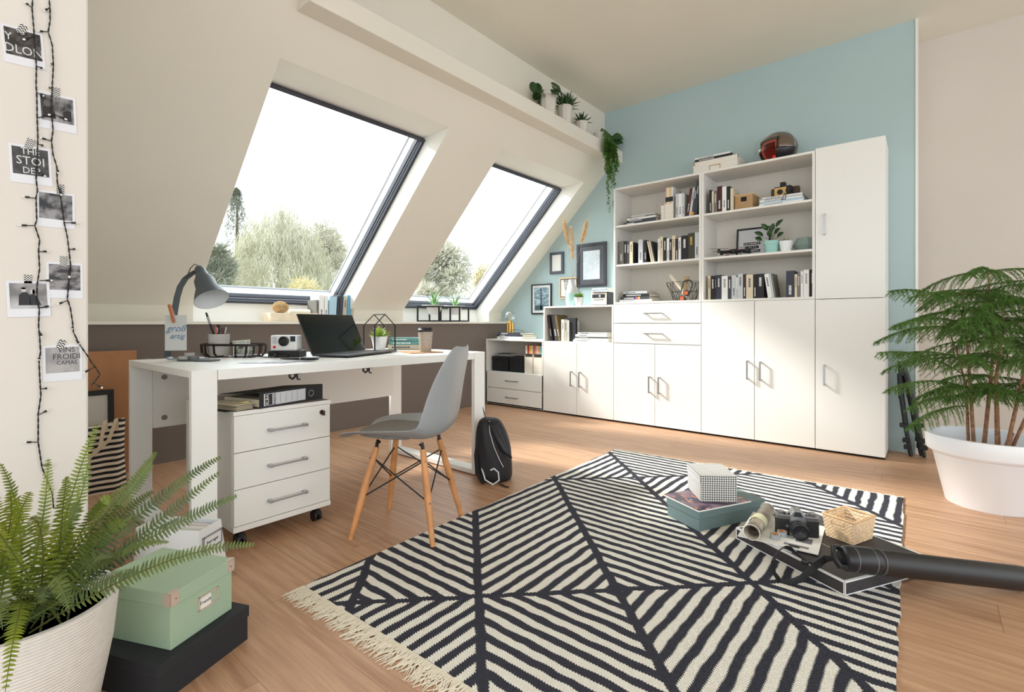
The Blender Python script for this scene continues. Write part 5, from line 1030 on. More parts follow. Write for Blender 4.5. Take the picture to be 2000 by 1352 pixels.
for k, (s, dy, ln) in enumerate(((1, .08, .20), (1, .15, .26))):
    mb = MB(); x = .045+.012*k; mb.tube([(x, .17-.05*k, hh-.04), (x, .168-.05*k, hh+.02), (x+.012, .16-.05*k, hh), (x+.028, .13-.04*k, hh-ln*.45), (x+.03, .06-.05*k, hh-ln*.8), (x+.03, -.02-.04*k, hh-ln), (x+.028, -.1, hh-ln*.9)], [(.0015, .013)]*7, 4, flat=(1, 0, 0)); mb.build('handle', M_web, t)
# backpack
p = at_z(966, 936, 0); t = thing('backpack', p, CAMYAW, 'black backpack with white piping leaning on the right end of the desk', 'backpack'); px = depth(p)/F
M_nyl = mat('nylon_black', (30, 30, 34), .6, bump=.4, bscale=60); M_nyl2 = mat('nylon_flap', (24, 26, 32), .45); M_pipe = mat('piping_white', (214, 214, 216), .5)
secs = [(0, -.0, .095, .085), (.02, 0, .108, .098), (.10, -.004, .110, .10), (.18, -.006, .108, .098), (.26, -.016, .098, .088), (.32, -.024, .082, .07), (.36, -.03, .062, .05), (.372, -.032, .02, .015)]
vs = []; fs = []; n = 32
for j, (z, cx_, a, b) in enumerate(secs):
    for k in range(n): e_ = ell(k, n, a, b, z, .72); vs.append((e_[0]+cx_+.004*sin(k*2.1+j*1.7), e_[1]+.004*sin(k*1.7+j), z))
for j in range(len(secs)-1):
    for k in range(n): fs.append((j*n+k, j*n+(k+1) % n, (j+1)*n+(k+1) % n, (j+1)*n+k))
fs += [tuple(range(n))[::-1], tuple((len(secs)-1)*n+k for k in range(n))]; MB().add(vs, fs).build('body', M_nyl, t, smooth=True, sub=1)
fl = MB(); cs = [(-.035, -.05, .362), (.0, -.085, .352), (.052, -.082, .27), (.068, -.086, .225), (.05, -.10, .19), (.02, -.108, .205)]
fl.grid(lambda u, w_: (-.045+.075*w_+.075*u*(1-.15*w_)*(.6+.4*w_)+.01, -.055-.050*sin(min(1, w_*1.2)*pi/2)-.012*sin(u*pi), .358-.155*w_-.03*u*w_-.02*u), 8, 8); fl.build('flap', M_nyl2, t, smooth=True, solid=.012)
MB().tube([(-.03, -.05, .36), (-.025, -.09, .30), (-.0, -.106, .22), (.03, -.108, .15), (.055, -.10, .10)], .0022, 6).build('piping', M_pipe, t, smooth=True)
MB().tube([(-.06, -.03, .33), (-.092, -.06, .26), (-.108, -.07, .16), (-.10, -.08, .06), (-.06, -.105, .008)], [(.004, .016)]*5, 6).build('shoulder_strap', M_blackp, t, smooth=True)
MB().tube([(-.075, -.08, .10), (-.05, -.112, .03), (-.005, -.12, .006), (.03, -.118, .03), (.025, -.112, .075), (.0, -.108, .095), (-.02, -.108, .085)], [(.0018, .005)]*7, 6).build('strap_loop', M_pipe, t, smooth=True)
MB().tube([(.03, -.118, .012), (.06, -.14, .004), (.085, -.16, .003)], [(.0018, .009)]*3, 6).build('webbing_end', M_blackp, t)
MB().tube([(-.045, -.0, .355), (-.062, -.0, .40), (-.07, .0, .43), (-.06, .01, .36)], [(.0018, .01)]*4, 6).build('hanging_loop', M_blackp, t)
MB().tube([(.02, -.10, .20), (.05, -.095, .15), (.072, -.085, .09), (.085, -.07, .06)], [(.002, .006)]*4, 6).build('leather_strap', mat('leather_brown', (92, 52, 40), .5), t)
# =================== RUG ===================
g = G('rug_kilim', .95); x, y, z = g.xyz()
jx = g.mth('MULTIPLY', g.mth('SUBTRACT', g.noise(9, det=2), .5), .022); jy = g.mth('MULTIPLY', g.mth('SUBTRACT', g.noise(11, g.comb(y, x, 3.), 2), .5), .022)
saw = g.mth('MULTIPLY', g.mth('SUBTRACT', g.mth('FRACT', g.mth('MULTIPLY', y, 110)), .5), .006); saw2 = g.mth('MULTIPLY', g.mth('SUBTRACT', g.mth('FRACT', g.mth('MULTIPLY', x, 110)), .5), .004)
xx = g.mth('ADD', g.mth('ADD', x, jx), saw); yy = g.mth('ADD', g.mth('ADD', y, jy), saw2)
P_ = g.mth('ADD', xx, yy); Q_ = g.mth('SUBTRACT', yy, xx)
par = 0.; line = 0.
for c in (-.54, .055, .735, 1.435, 2.10, 2.80): par = g.mth('ADD', g.mth('GREATER_THAN', P_, c), par); line = g.mth('MAXIMUM', g.mth('LESS_THAN', g.mth('ABSOLUTE', g.mth('SUBTRACT', P_, c)), .022), line)
for c in (.70, 2.40, 4.13): par = g.mth('ADD', g.mth('GREATER_THAN', Q_, c), par); line = g.mth('MAXIMUM', g.mth('LESS_THAN', g.mth('ABSOLUTE', g.mth('SUBTRACT', Q_, c)), .018), line)
odd = g.mth('MODULO', par, 2.); odd = g.mth('GREATER_THAN', odd, .5)
sxr = g.mth('GREATER_THAN', g.mth('FRACT', g.mth('DIVIDE', g.mth('ADD', xx, 5.), .057)), .5); syr = g.mth('GREATER_THAN', g.mth('FRACT', g.mth('DIVIDE', g.mth('ADD', yy, 5.), .057)), .5)
st_ = g.mth('ADD', g.mth('MULTIPLY', odd, syr), g.mth('MULTIPLY', g.mth('SUBTRACT', 1., odd), sxr)); blk = g.mth('MAXIMUM', st_, line)
wv = g.mth('MULTIPLY', g.mth('SINE', g.mth('MULTIPLY', x, 1500)), g.mth('SINE', g.mth('MULTIPLY', y, 900)))
nz_ = g.noise(180); cw = g.mix(nz_, (234, 228, 212), (250, 247, 238)); cb = g.mix(nz_, (26, 27, 38), (58, 58, 72)); g.color(g.mix(blk, cw, cb)); g.bump(g.mth('ADD', g.mth('MULTIPLY', wv, .5), nz_), .7, .003)
M_rug = g.m
RA = Vector((-1.70, .885, 0)); RB_ = Vector((-1.765, 3.30, 0)); RC = Vector((-.10, 3.365, 0)); RD = Vector((-.045, .94, 0))
t = MB(); nn = 40; pts = []
def edge(a, b, w_, sd):
    R = random.Random(sd); return [a.lerp(b, i/nn)+Vector((R.gauss(0, w_), R.gauss(0, w_), 0)) for i in range(nn)]
pts = edge(RA, RD, .0025, 1)+edge(RD, RC, .0025, 2)+edge(RC, RB_, .002, 3)+edge(RB_, RA, .002, 4)
rug = t.ext([p+Vector((0, 0, .0005)) for p in pts], (0, 0, .0075)).build('rug', M_rug); tag(rug, 'black and cream striped kilim rug with fringed ends on the floor', 'rug')
M_fr = mat('fringe_cream', (236, 226, 206), .95)
def fringe(a, b, out, n, L_, sd):
    mb = MB(); R = random.Random(sd)
    for i in range(n):
        p = a.lerp(b, (i+R.random())/n); o = out*L_*R.uniform(.6, 1.05); s = (b-a).normalized()*R.gauss(0, L_*.28)
        mb.tube([p+Vector((0, 0, .005)), p+o*.3+s*.1+Vector((0, 0, .006)), p+o*.7+s*.7+Vector((R.gauss(0, .003), R.gauss(0, .003), .003)), p+o+s+Vector((0, 0, .0022))], [.0022, .0018, .0016, .0008], 4)
    mb.build('fringe', M_fr, rug)['kind'] = 'stuff'
fringe(RA, RD, Vector((0, -1, 0)), 620, .085, 1); fringe(RB_, RC, Vector((0, 1, 0)), 420, .045, 2)
# =================== THINGS ON THE RUG ===================
def frameP(P0, PR, PL):
    P0, PR, PL = Vector(P0), Vector(PR), Vector(PL); a = (PR-P0); w = a.length; rz = atan2(a.y, a.x); d = Matrix.Rotation(-rz, 3, 'Z') @ (PL-P0); return P0, rz, w, d.y
ZR = .0085
P0, rz, w_, d_ = frameP(at_z(1365.5, 1040, ZR), at_z(1494, 1011, ZR), at_z(1300, 1007.5, ZR)); hb = .09
t = thing('storage_box', P0, rz, 'slate teal lidded box on the rug, under a magazine and the houndstooth box', 'box'); M_tb = mat('box_teal', (106, 126, 126), .6, bump=.1, bscale=300)
MB().box(.004, .004, 0, w_-.004, d_-.004, hb-.034).build('box', M_tb, t, bevel=.0015); MB().box(0, 0, hb-.035, w_, d_, hb).build('lid', M_tb, t, bevel=.0015)
zt = ZR+hb+.0006
P0, rz, w_, d_ = frameP(at_z(1365, 1001, zt), at_z(1467, 981, zt), at_z(1303, 967, zt)); g = G('magazine_city', .3)
v = g.noise(14, det=5); c = g.mix(g.rng(v, .42, .6), (44, 34, 60), (120, 96, 110)); v2 = g.noise(30, det=2); c = g.mix(g.mth('GREATER_THAN', v2, .62), c, (206, 104, 60)); c = g.mix(g.mth('GREATER_THAN', g.noise(22, g.comb(g.xyz()[1], g.xyz()[0], 2.), 2), .66), c, (150, 190, 210)); g.color(c)
t = thing('magazine', P0, rz, 'dark colourful city magazine on the slate teal box', 'magazine'); MB().box(0, 0, 0, w_, d_, .006).build('pages', M_paper, t); MB().box(0, 0, .006, w_, d_, .0068).build('cover', g.m, t)
zt2 = zt+.0072
P0, rz, w_, d_ = frameP(at_z(1368, 981, zt2), at_z(1440, 982.5, zt2), at_z(1352, 952, zt2)); hh = .122
g = G('houndstooth', .7); x, y, z = g.xyz(); s_ = .0105
nx_ = g.N.new('ShaderNodeNewGeometry'); 
tn = g.tc.outputs['Normal']; nxx, nyy, nzz = g.xyz(tn)
top_ = g.mth('GREATER_THAN', nzz, .5); side_ = g.mth('GREATER_THAN', g.mth('ABSOLUTE', nxx), .5)
uu = g.mth('ADD', g.mth('MULTIPLY', side_, y), g.mth('MULTIPLY', g.mth('SUBTRACT', 1., side_), x)); vv = g.mth('ADD', g.mth('MULTIPLY', top_, y), g.mth('MULTIPLY', g.mth('SUBTRACT', 1., top_), z))
fu = g.mth('FRACT', g.mth('ADD', g.mth('DIVIDE', uu, s_), 50)); fv = g.mth('FRACT', g.mth('ADD', g.mth('DIVIDE', vv, s_), 50)); A_ = g.mth('LESS_THAN', fu, .5); B_ = g.mth('LESS_THAN', fv, .5); D_ = g.mth('LESS_THAN', g.mth('FRACT', g.mth('MULTIPLY', g.mth('ADD', fu, fv), 2)), .5)
k_ = g.mth('ADD', g.mth('MULTIPLY', A_, B_), g.mth('MULTIPLY', g.mth('ABSOLUTE', g.mth('SUBTRACT', A_, B_)), D_)); g.color(g.mix(k_, (234, 232, 226), (22, 22, 24)))
t = thing('storage_box', P0, rz, 'small black and white houndstooth box on top of the magazine', 'box'); MB().box(.002, .002, 0, w_-.002, d_-.002, hh-.036).build('box', g.m, t); MB().box(0, 0, hh-.036, w_, d_, hh).build('lid', g.m, t)
# black photo box with white edges
PB = (at_z(1650, 1137, .057), at_z(1825, 1092, .057), at_z(1417.5, 1034, .057)); P0, rz, w_, d_ = frameP(*PB); P0 = Vector((P0.x, P0.y, ZR)); hh = .0485
t = thing('photo_box', P0, rz, 'large flat black box with white edges on the rug under camera and basket', 'box'); M_slab = mat('box_black', (58, 54, 56), .45); M_edge = mat('box_edge', (232, 230, 228), .6)
MB().box(0, 0, 0, w_, d_, hh).build('box', M_slab, t, bevel=.0015)
e = MB(); b_ = .008; q = .0006
for z0, z1 in ((0.001, b_*.6), (hh-b_*.6, hh-.0002)): e.box(0.002, -q, z0, w_-.002, 0, z1); e.box(-q, .002, z0, 0, d_-.002, z1); 
for x0, x1 in ((0.001, b_*.6), (w_-b_*.6, w_-.001)): e.box(x0, -q, 0.001, x1, 0, hh-.001)
for y0, y1 in ((0.001, b_*.6), (d_-b_*.6, d_-.001)): e.box(-q, y0, .001, 0, y1, hh-.001)
for a in ((0, 0, w_, b_), (0, d_-b_, w_, d_), (0, b_, b_, d_-b_), (w_-b_, b_, w_, d_-b_)): e.box(a[0], a[1], hh, a[2], a[3], hh+q)
e.box(w_*.42, b_, hh, w_*.425, d_*.8, hh+q)
e.build('white_edging', M_edge, t)
zb = ZR+hh+.0008
P0, rz, w_, d_ = frameP(at_z(1545, 1080, zb), at_z(1600, 1062, zb), at_z(1430, 1043, zb)); g = G('magazine_sea', .25); g.color(g.mix(g.rng(g.noise(20, det=6), .35, .65), (40, 120, 150), (190, 224, 232)))
t = thing('magazine', P0, rz, 'magazine with a blue sea cover under the open white magazine', 'magazine'); MB().box(0, 0, 0, w_, d_, .004).build('pages', M_paper, t); MB().box(0, 0, .004, w_, d_, .0046).build('cover', g.m, t)
zw = zb+.005; Pm = (at_z(1598, 1085, zw), at_z(1612, 1030, zw), at_z(1445, 1041, zw)); P0, rz, w_, d_ = frameP(*Pm)
t = thing('magazine', P0, rz, 'open white magazine page with printed lines under camera and washi tapes', 'magazine'); MB().box(0, 0, 0, w_, d_, .003).build('pages', M_paper, t); pr = MB(); R = random.Random(3)
for k in range(9):
    y0 = d_*(.12+.09*k); pr.box(w_*.5, y0, .003, w_*.92*R.uniform(.8, 1), y0+.0012, .0034)
pr.box(w_*.08, d_*.12, .003, w_*.14, d_*.42, .0034); pr.box(w_*.25, d_*.1, .003, w_*.42, d_*.3, .0034); pr.build('printed_lines', mat('print_grey2', (130, 130, 136), .5), t)
zc_ = zw+.0036
# rolled magazine
a = at_z(1468, 1040, zc_+.030); b = at_z(1499, 995, zc_+.03); g = G('roll_cover', .3); z = g.xyz(); c = g.mix(g.rng(g.noise(12, det=4), .35, .6), (92, 78, 66), (170, 158, 138)); g.color(c)
t = thing('rolled_magazine', a, 0, 'rolled up brown and cream magazine lying on the open white magazine', 'magazine'); d = b-a; mb = MB(); r = .030
ax = d.normalized(); u_ = Vector((0, 0, 1)); u_ = (u_-ax*u_.dot(ax)).normalized(); v_ = ax.cross(u_); vs = []; fs = []; n = 84
for k in range(n+1):
    an = k/n*2*pi*2.2; rr = r-.0022*an/(2*pi); vs += [u_*cos(an)*rr+v_*sin(an)*rr, d+u_*cos(an)*rr*.95+v_*sin(an)*rr*.95]
for k in range(n): fs.append((2*k, 2*k+1, 2*k+3, 2*k+2))
mb.add(vs, fs).build('rolled_sheet', g.m, t, smooth=True, solid=.001)
for f, wd in ((.0, .004), (1, .004)):
    MB().tube([d*f+(u_*cos(q)+v_*sin(q))*(r+.0008)*(1 if f == 0 else .95) for q in [2*pi*k/32 for k in range(32)]], .0016, 6, closed=True).build('white_edge', M_paper, t, smooth=True)
MB().tube([d*f+(u_*cos(q)+v_*sin(q))*(r+.0012)*(1-.05*f) for f in (.34,) for q in [2*pi*k/32 for k in range(32)]], [(.0008, .012)]*32, 6, closed=True).build('pale_band', mat('roll_band', (226, 222, 184), .5), t) if 0 else MB().tube([d*.30, d*.48], r+.0012, 32, cap=False).build('pale_band', mat('roll_band', (222, 220, 180), .5), t, smooth=True)
# SLR camera
p = at_z(1556, 1044, zc_); t = thing('film_camera', p, CAMYAW-.30, 'black and silver vintage film camera on the open magazine', 'camera'); M_lth = mat('leatherette', (28, 27, 28), .6, bump=.5, bscale=900); M_chr = mat('camera_chrome', (150, 150, 150), .3, .9)
k = 1.08; mb = MB(); mb.rbox(.148*k, .036*k, .060*k, .014*k, c=(0, 0, .0)); mb.build('body', M_lth, t, bevel=.001); MB().rbox(.150*k, .038*k, .016*k, .014*k, c=(0, 0, .060*k)).build('top_plate', M_chr, t, bevel=.002)
MB().ext([(-.026*k, -.022*k, .058*k), (.026*k, -.022*k, .058*k), (.026*k, -.020*k, .078*k), (.012*k, -.017*k, .097*k), (-.012*k, -.017*k, .097*k), (-.026*k, -.020*k, .078*k)], (0, .042*k, 0)).build('prism_housing', M_chr, t, bevel=.002)
MB().ext([(-.016*k, -.0225*k, .074*k), (.016*k, -.0225*k, .074*k), (.009*k, -.0200*k, .091*k), (-.009*k, -.0200*k, .091*k)], (0, -.0008, 0)).build('prism_plate', M_lth, t)
MB().box(-.028*k, -.021*k, .002, .028*k, -.017*k, .058*k).build('mount_plate', M_chr, t, bevel=.001)
l = MB(); l.lathe([(.027*k, 0), (.027*k, .010), (.031*k, .012), (.031*k, .026), (.028*k, .028), (.030*k, .030), (.030*k, .044), (.026*k, .046), (.020*k, .038), (.001, .036)], n=40); lens = l.build('lens', M_black, t, smooth=True, loc=(.0, -.020*k, .031*k), rot=(pi/2, 0, 0))
MB().lathe([(.0305*k, .027), (.0312*k, .027), (.0312*k, .030), (.0305*k, .030), (.0305*k, .027)], n=40).build('lens_ring', M_chr, lens, smooth=True); MB().sph((0, 0, .034), (.018*k, .018*k, .004), 24, 8).build('front_glass', mat('lens_glass', (24, 20, 40), .05, coat=1), lens, smooth=True)
for x, r, h in ((-.055, .012, .010), (-.034, .009, .006), (.052, .013, .012), (.036, .006, .006)): c = MB(); c.cyl((x*k, 0, .076*k), (x*k, 0, (.076+h)*k), r*k, n=24); c.build('dial', M_chr, t, bevel=.001)
MB().cyl((-.037*k, -.022*k, .038*k), (-.037*k, -.026*k, .038*k), .006, n=14).build('lever_button', M_chr, t)
for s in (-1, 1): MB().tube([(s*.076*k, 0, .058*k), (s*.081*k, 0, .062*k), (s*.081*k, 0, .054*k), (s*.076*k, 0, .056*k)], .0013, 6).build('strap_lug', M_chr, t)
tape(at_z(1513.5, 1052.5, zc_), M_tblue2, 'navy lattice washi tape roll on the magazine, left one', .0185, .020, 'washi tapes beside the film camera'); tape(at_z(1527.5, 1047, zc_), M_tblue, 'navy zigzag washi tape roll on the magazine, right one', .0185, .020, 'washi tapes beside the film camera')
# wicker basket, woven
PT = [at_z(u, v, .149) for u, v in ((1667.5, 1023), (1710, 1009), (1607.5, 1002.5))]; P0, rz, w_, d_ = frameP(*PT); cen = P0+Matrix.Rotation(rz, 3, 'Z') @ Vector((w_/2, d_/2, 0))
basket('wicker_basket', Vector((cen.x, cen.y, zb)), rz-pi/2, d_, w_, .092, 'small woven cane basket with a grip slot on the black box, on the rug', True, True)
# document tube
a = at_z(1645, 1090, .128); b = at_z(2003, 1131, .043); d = (b-a); L_ = d.length; ax = d.normalized(); ab = a
t = thing('document_tube', ab, 0, 'long black document tube with a carrying strap lying across the black box and floor', 'tube'); q = Vector((0, 0, 1)).rotation_difference(ax); r = .0415
def along(mb_, name, m, **kw):
    o = mb_.build(name, m, t, smooth=True, **kw); o.rotation_mode = 'QUATERNION'; o.rotation_quaternion = q; return o
M_tube = mat('tube_black', (36, 33, 32), .42); M_tubec = mat('tube_cap', (28, 28, 31), .35)
along(MB().lathe([(r, .11), (r, L_-.03), (r*.97, L_-.008), (r*.86, L_), (.001, L_)], n=48), 'tube_body', M_tube)
along(MB().lathe([(.001, -.0), (r*.72, 0), (r*.98, .012), (r*1.06, .03), (r*1.06, .105), (r*1.03, .112), (r, .112)], n=48), 'cap', M_tubec)
for zz in (.03, .095, .125): along(MB().lathe([(r*1.065, zz), (r*1.075, zz+.002), (r*1.065, zz+.004)], n=48), 'cap_groove', mat('groove_grey', (90, 88, 88), .4))
hd = MB(); hd.tube([Vector((-.035, 0, .0)), Vector((-.035, 0, -.02)), Vector((.0, .0, -.03)), Vector((.03, 0, -.02)), Vector((.03, 0, .004))], [(.008, .012)]*5, 10); along(hd, 'cap_handle', M_tubec)
M_strap = mat('strap_black', (24, 24, 26), .7, bump=.4, bscale=600); sp = [(1640, 1090, .10), (1612, 1092, .085), (1590, 1108, .075), (1566, 1130, .03), (1543, 1139, .014), (1524, 1136, .014), (1511, 1118, .03), (1510, 1096, .07), (1518, 1078, .085), (1532, 1068, .09), (1542, 1071, .08), (1556, 1082, .066), (1570, 1094, .063), (1590, 1104, .063), (1600, 1098, .07)]
MB().tube([at_z(u, v, z)-ab for u, v, z in sp], [(.004, .002)]+[(.0125, .0016)]*10+[(.004, .0016)]*4, 6).build('strap', M_strap, t)
for u, v in ((1597, 1104), (1572, 1100)): c = at_z(u, v, .07)-ab; MB().box(c.x-.012, c.y-.007, c.z-.006, c.x+.012, c.y+.007, c.z+.008).build('strap_buckle', M_tubec, t, bevel=.002)
t = thing('pen', at_z(1540, 1064.5, zc_+.004), 0, 'thin black pen on the open white magazine in front of the washi tapes', 'pen'); e_ = at_z(1562, 1070, zc_+.004)-at_z(1540, 1064.5, zc_+.004); MB().tube([(0, 0, 0), e_*.1, e_*.95, e_], [.001, .0032, .0032, .002], 10).build('barrel', M_black, t, smooth=True)
# =================== RIGHT: TRIPOD, BIG PLANT ===================
t = thing('camera_tripod', at_z(1795, 893, 0), 0, 'folded black camera tripod leaning against the blue wall behind the big plant', 'tripod'); topv = at_y(1757, 690, YW-.05)-t.location; M_tri = mat('tripod_black', (24, 24, 26), .4)
topv = Vector((topv.x, topv.y, topv.z)); dirn = topv.normalized(); sd_ = dirn.orthogonal().normalized(); s2_ = dirn.cross(sd_)
for k in range(3):
    an = 2*pi*k/3+.5; o = sd_*cos(an)+s2_*sin(an); l_ = MB(); Lt = topv.length*.80
    base = o*.044; l_.tube([base+dirn*.02, base+dirn*Lt*.45], .013, 10); l_.tube([base*.95+dirn*Lt*.35, base*.8+dirn*Lt*.72], .016, 10); l_.tube([base*.85+dirn*Lt*.7, o*.02+dirn*Lt*1.0], .018, 10); l_.tube([base+dirn*.0, base+dirn*.05], [.010, .013], 10)
    leg = l_.build('leg', M_tri, t, smooth=True)
    for f in (.12, .20, .38): c = MB(); q_ = base*1.25+dirn*Lt*f; c.box(q_.x-.021, q_.y-.018, q_.z-.014, q_.x+.021, q_.y+.018, q_.z+.014); c.build('leg_clamp', M_black, leg, bevel=.003)
MB().tube([dirn*topv.length*.78, dirn*topv.length*.92], [.03, .022], 16).build('centre_column', M_tri, t, smooth=True)
h = MB(); c = topv*.95; h.cyl(c, c+Vector((0, 0, .03)), .028, .022, 16); h.cyl(c+Vector((0, 0, .03)), c+Vector((0, 0, .045)), .038, .04, 20); h.build('head', M_tri, t, smooth=True); MB().cyl(c+Vector((0, 0, .006)), c+Vector((0, 0, .012)), .031, n=20).build('silver_ring', M_alu, t, smooth=True)
MB().tube([c+Vector((0, 0, .03)), c+Vector((.03, -.05, .04)), c+Vector((.10, -.1, .05))], [.006, .006, .01], 8).build('pan_handle', M_tri, t, smooth=True)
pc = Vector((.240, 3.55, 0)); hp_ = .355; t = thing('norfolk_pine', pc, 0, 'large feathery indoor pine in a big white rimmed pot at the right', 'potted plant')
rr = .252; MB().lathe([(.001, 0), (.168, 0), (.172, .006), (.224, hp_-.10), (.226, hp_-.098), (rr-.004, hp_-.085), (rr, hp_-.075), (rr+.004, hp_-.008), (rr, hp_), (rr-.018, hp_), (rr-.022, hp_-.02), (.212, hp_-.11), (.001, hp_-.11)], n=64).build('pot', mat('pot_big', (240, 241, 243), .35), t, smooth=True)
MB().lathe([(.001, hp_-.105), (.212, hp_-.105)], n=32).build('soil', M_soil, t); b_ = MB(); [b_.cyl((.14*cos(a), .14*sin(a), 0), (.14*cos(a), .14*sin(a), .003), .02, n=10) for a in (0, 2, 4)]
M_trunk = mat('pine_trunk', (146, 104, 76), .8, var=.3, vscale=60, bump=.5, bscale=200); M_needle = mat('pine_needle', (86, 130, 50), .55, var=.35, vscale=25); M_twig = mat('pine_twig', (96, 110, 56), .7)
R = random.Random(77); stems = []
for i, (bx_, by_, tx, ty, tz, w0) in enumerate(((-.055, -.02, -.10, .02, 1.10, .013), (-.02, .02, .00, .06, 1.22, .014), (.035, .0, .055, -.02, 1.05, .016), (.055, -.03, .16, .0, 1.16, .013), (-.075, .01, -.17, -.03, .95, .011), (.07, .02, .25, .06, 1.0, .012))):
    p0 = Vector((bx_, by_, hp_-.11)); p1 = Vector((tx, ty, tz)); m_ = p0.lerp(p1, .5)+Vector((R.gauss(0, .015), R.gauss(0, .015), 0)); pts = [p0, p0.lerp(m_, .5), m_, m_.lerp(p1, .5)+Vector((R.gauss(0, .008), 0, 0)), p1]
    s_ = MB(); s_.tube(pts, [w0*.72, w0*.62, w0*.5, w0*.35, .003], 10); so_ = s_.build('trunk', M_trunk, t, smooth=True); stems.append(pts)
mb = MB(); MB().tube([(.05, .0, hp_-.11), (.085, -.01, hp_+.03)], [.012, .010], 10).build('cut_stub', M_trunk, t, smooth=True)
def spt(pts, f): k = min(3, int(f*4)); return pts[k].lerp(pts[k+1], f*4-k)
def branch(p, a, L_, rise, droop, n_tw, tl):
    tw = MB(); nd = MB(); pts = []; n = 9
    for k in range(n+1): f = k/n; pts.append(p+Vector((cos(a)*L_*f, sin(a)*L_*f, rise*L_*f-droop*L_*f*f)))
    tw.tube(pts, [.0035*(1-.7*k/n) for k in range(n+1)], 5)
    def needles(q0, q1, m_, sz):
        d = (q1-q0); dn = d.normalized(); u = dn.orthogonal().normalized(); v = dn.cross(u)
        for j in range(m_):
            an = R.uniform(0, 2*pi); o = (u*cos(an)+v*sin(an)); q_ = q0+d*((j+R.random())/m_); e = q_+(o*.8+dn*.8)*sz; w2 = dn.cross(o)*.0011; nd.add([q_-w2, q_+w2, e], [(0, 1, 2)])
    for k in range(n): needles(pts[k], pts[k+1], 28, .012)
    for i in range(n_tw):
        f = .12+.86*i/n_tw; q0 = p+Vector((cos(a)*L_*f, sin(a)*L_*f, rise*L_*f-droop*L_*f*f)); s = 1 if i % 2 else -1; l2 = tl*(sin(pi*min(1, f*.75+.22))**.6)*R.uniform(.8, 1.1)*(1.05-f*.45)
        aa = a+s*R.uniform(.75, 1.05); q = [q0+Vector((cos(aa)*l2*g_, sin(aa)*l2*g_, -.05*l2*g_-.75*l2*g_*g_)) for g_ in (0, .33, .66, 1)]
        tw.tube(q, [.0016, .0013, .001, .0006], 4)
        for g_ in range(3): needles(q[g_], q[g_+1], 24, .0135)
    o = nd.build('branch', M_needle, t); tw.build('twig', M_twig, o)
for si, pts in enumerate(stems):
    lev = (.42, .60, .76, .88, .985) if si < 4 else (.5, .72, .95)
    for li, f in enumerate(lev):
        p = spt(pts, f); nb = 4 if li == len(lev)-1 else 3; a0 = R.uniform(0, 2*pi); L0 = (.30, .36, .36, .34, .27)[min(4, li)]*(1 if li else .8)
        for k in range(nb): branch(p, a0+2*pi*k/nb+R.gauss(0, .2), L0*R.uniform(.8, 1.12), R.uniform(.05, .4), R.uniform(.25, .55), 22, .115)
for (u, v, f, si) in ((1712, 690, .60, 4), (1728, 765, .5, 4), (1735, 570, .9, 0), (1740, 640, .8, 0), (1775, 840, .36, 4), (1775, 800, .42, 4)):   # long reaching branches seen in the photo
    p = spt(stems[si], f); d0 = depth(pc); tip = at_d(u, v, d0-.05)-pc; a = atan2(tip.y-p.y, tip.x-p.x); L_ = hypot(tip.y-p.y, tip.x-p.x); dz = (tip.z-p.z)/L_; branch(p, a, L_, dz+.35, .35, 30, .11)
# =================== FOREGROUND LEFT ===================
ZB_ = .10; P0, rz, w_, d_ = frameP(at_z(308, 1304, ZB_), at_z(487, 1182, ZB_), at_z(181, 1251, ZB_)); P0 = Vector((P0.x, P0.y, 0)); M_bk = mat('box_black2', (34, 36, 42), .65, bump=.15, bscale=200)
d_ = min(d_, .3) if d_ > .3 else d_; t = thing('storage_box', P0, rz, 'large flat black lidded box on the floor under the green box', 'box'); MB().box(.003, .003, 0, w_-.003, d_-.003, .07).build('box', M_bk, t, bevel=.001); MB().box(0, 0, .068, w_, d_, .10).build('lid', M_bk, t, bevel=.0015)
zg = .1006; P0, rz, w_, d_ = frameP(at_z(333, 1273, zg), at_z(456, 1188, zg), at_z(181, 1240, zg)); hg = .147; M_gb = mat('box_sage', (166, 190, 162), .55, bump=.1, bscale=300)
t = thing('storage_box', P0, rz, 'sage green lidded storage box with metal corners on the black box', 'box'); MB().box(.003, .003, 0, w_-.003, d_-.003, hg-.034).build('box', M_gb, t, bevel=.0012); lid = MB().box(-.001, -.001, hg-.036, w_+.001, d_+.001, hg).build('lid', M_gb, t, bevel=.0015)
M_gold = mat('metal_rosegold', (222, 200, 184), .35, .4)
for cx_, cy_ in ((0, 0), (w_, 0)):
    c = MB(); s = 1 if cx_ == 0 else -1; o = .0022
    xs = sorted((cx_-s*o, cx_+s*.022)); c.box(xs[0], -o, hg-.034, xs[1], -.0009, hg-.002); xs2 = sorted((cx_-s*o, cx_-s*.0009)); c.box(xs2[0], -o, hg-.034, xs2[1], .022, hg-.002); c.box(xs[0], -o, hg, xs[1], .010, hg+.001)
    k = c.build('metal_corner', M_gold, lid); rv_ = MB(); rv_.cyl((cx_+s*.013, -.0035, hg-.018), (cx_+s*.013, -.002, hg-.018), .0022, n=10); rv_.build('rivet', M_steel, lid)
lh = MB(); x0 = w_*.42; x1 = w_*.74; z0 = hg*.36; z1 = hg*.62
for a in ((x0, z0, x1, z0+.004), (x0, z1-.004, x1, z1), (x0, z0, x0+.004, z1), (x1-.004, z0, x1, z1)): lh.box(a[0], -.0005, a[1], a[2], .003, a[3])
lh.build('label_holder', M_gold, t, bevel=.0005); MB().box(x0+.003, .0012, z0+.003, x0+(x1-x0)*.62, .0028, z1-.003).build('label_card', M_paper, t); text('lettering', 'Trends', .013, M_ink, t, (x0+(x1-x0)*.33, .001, (z0+z1)/2), (pi/2, 0, 0))
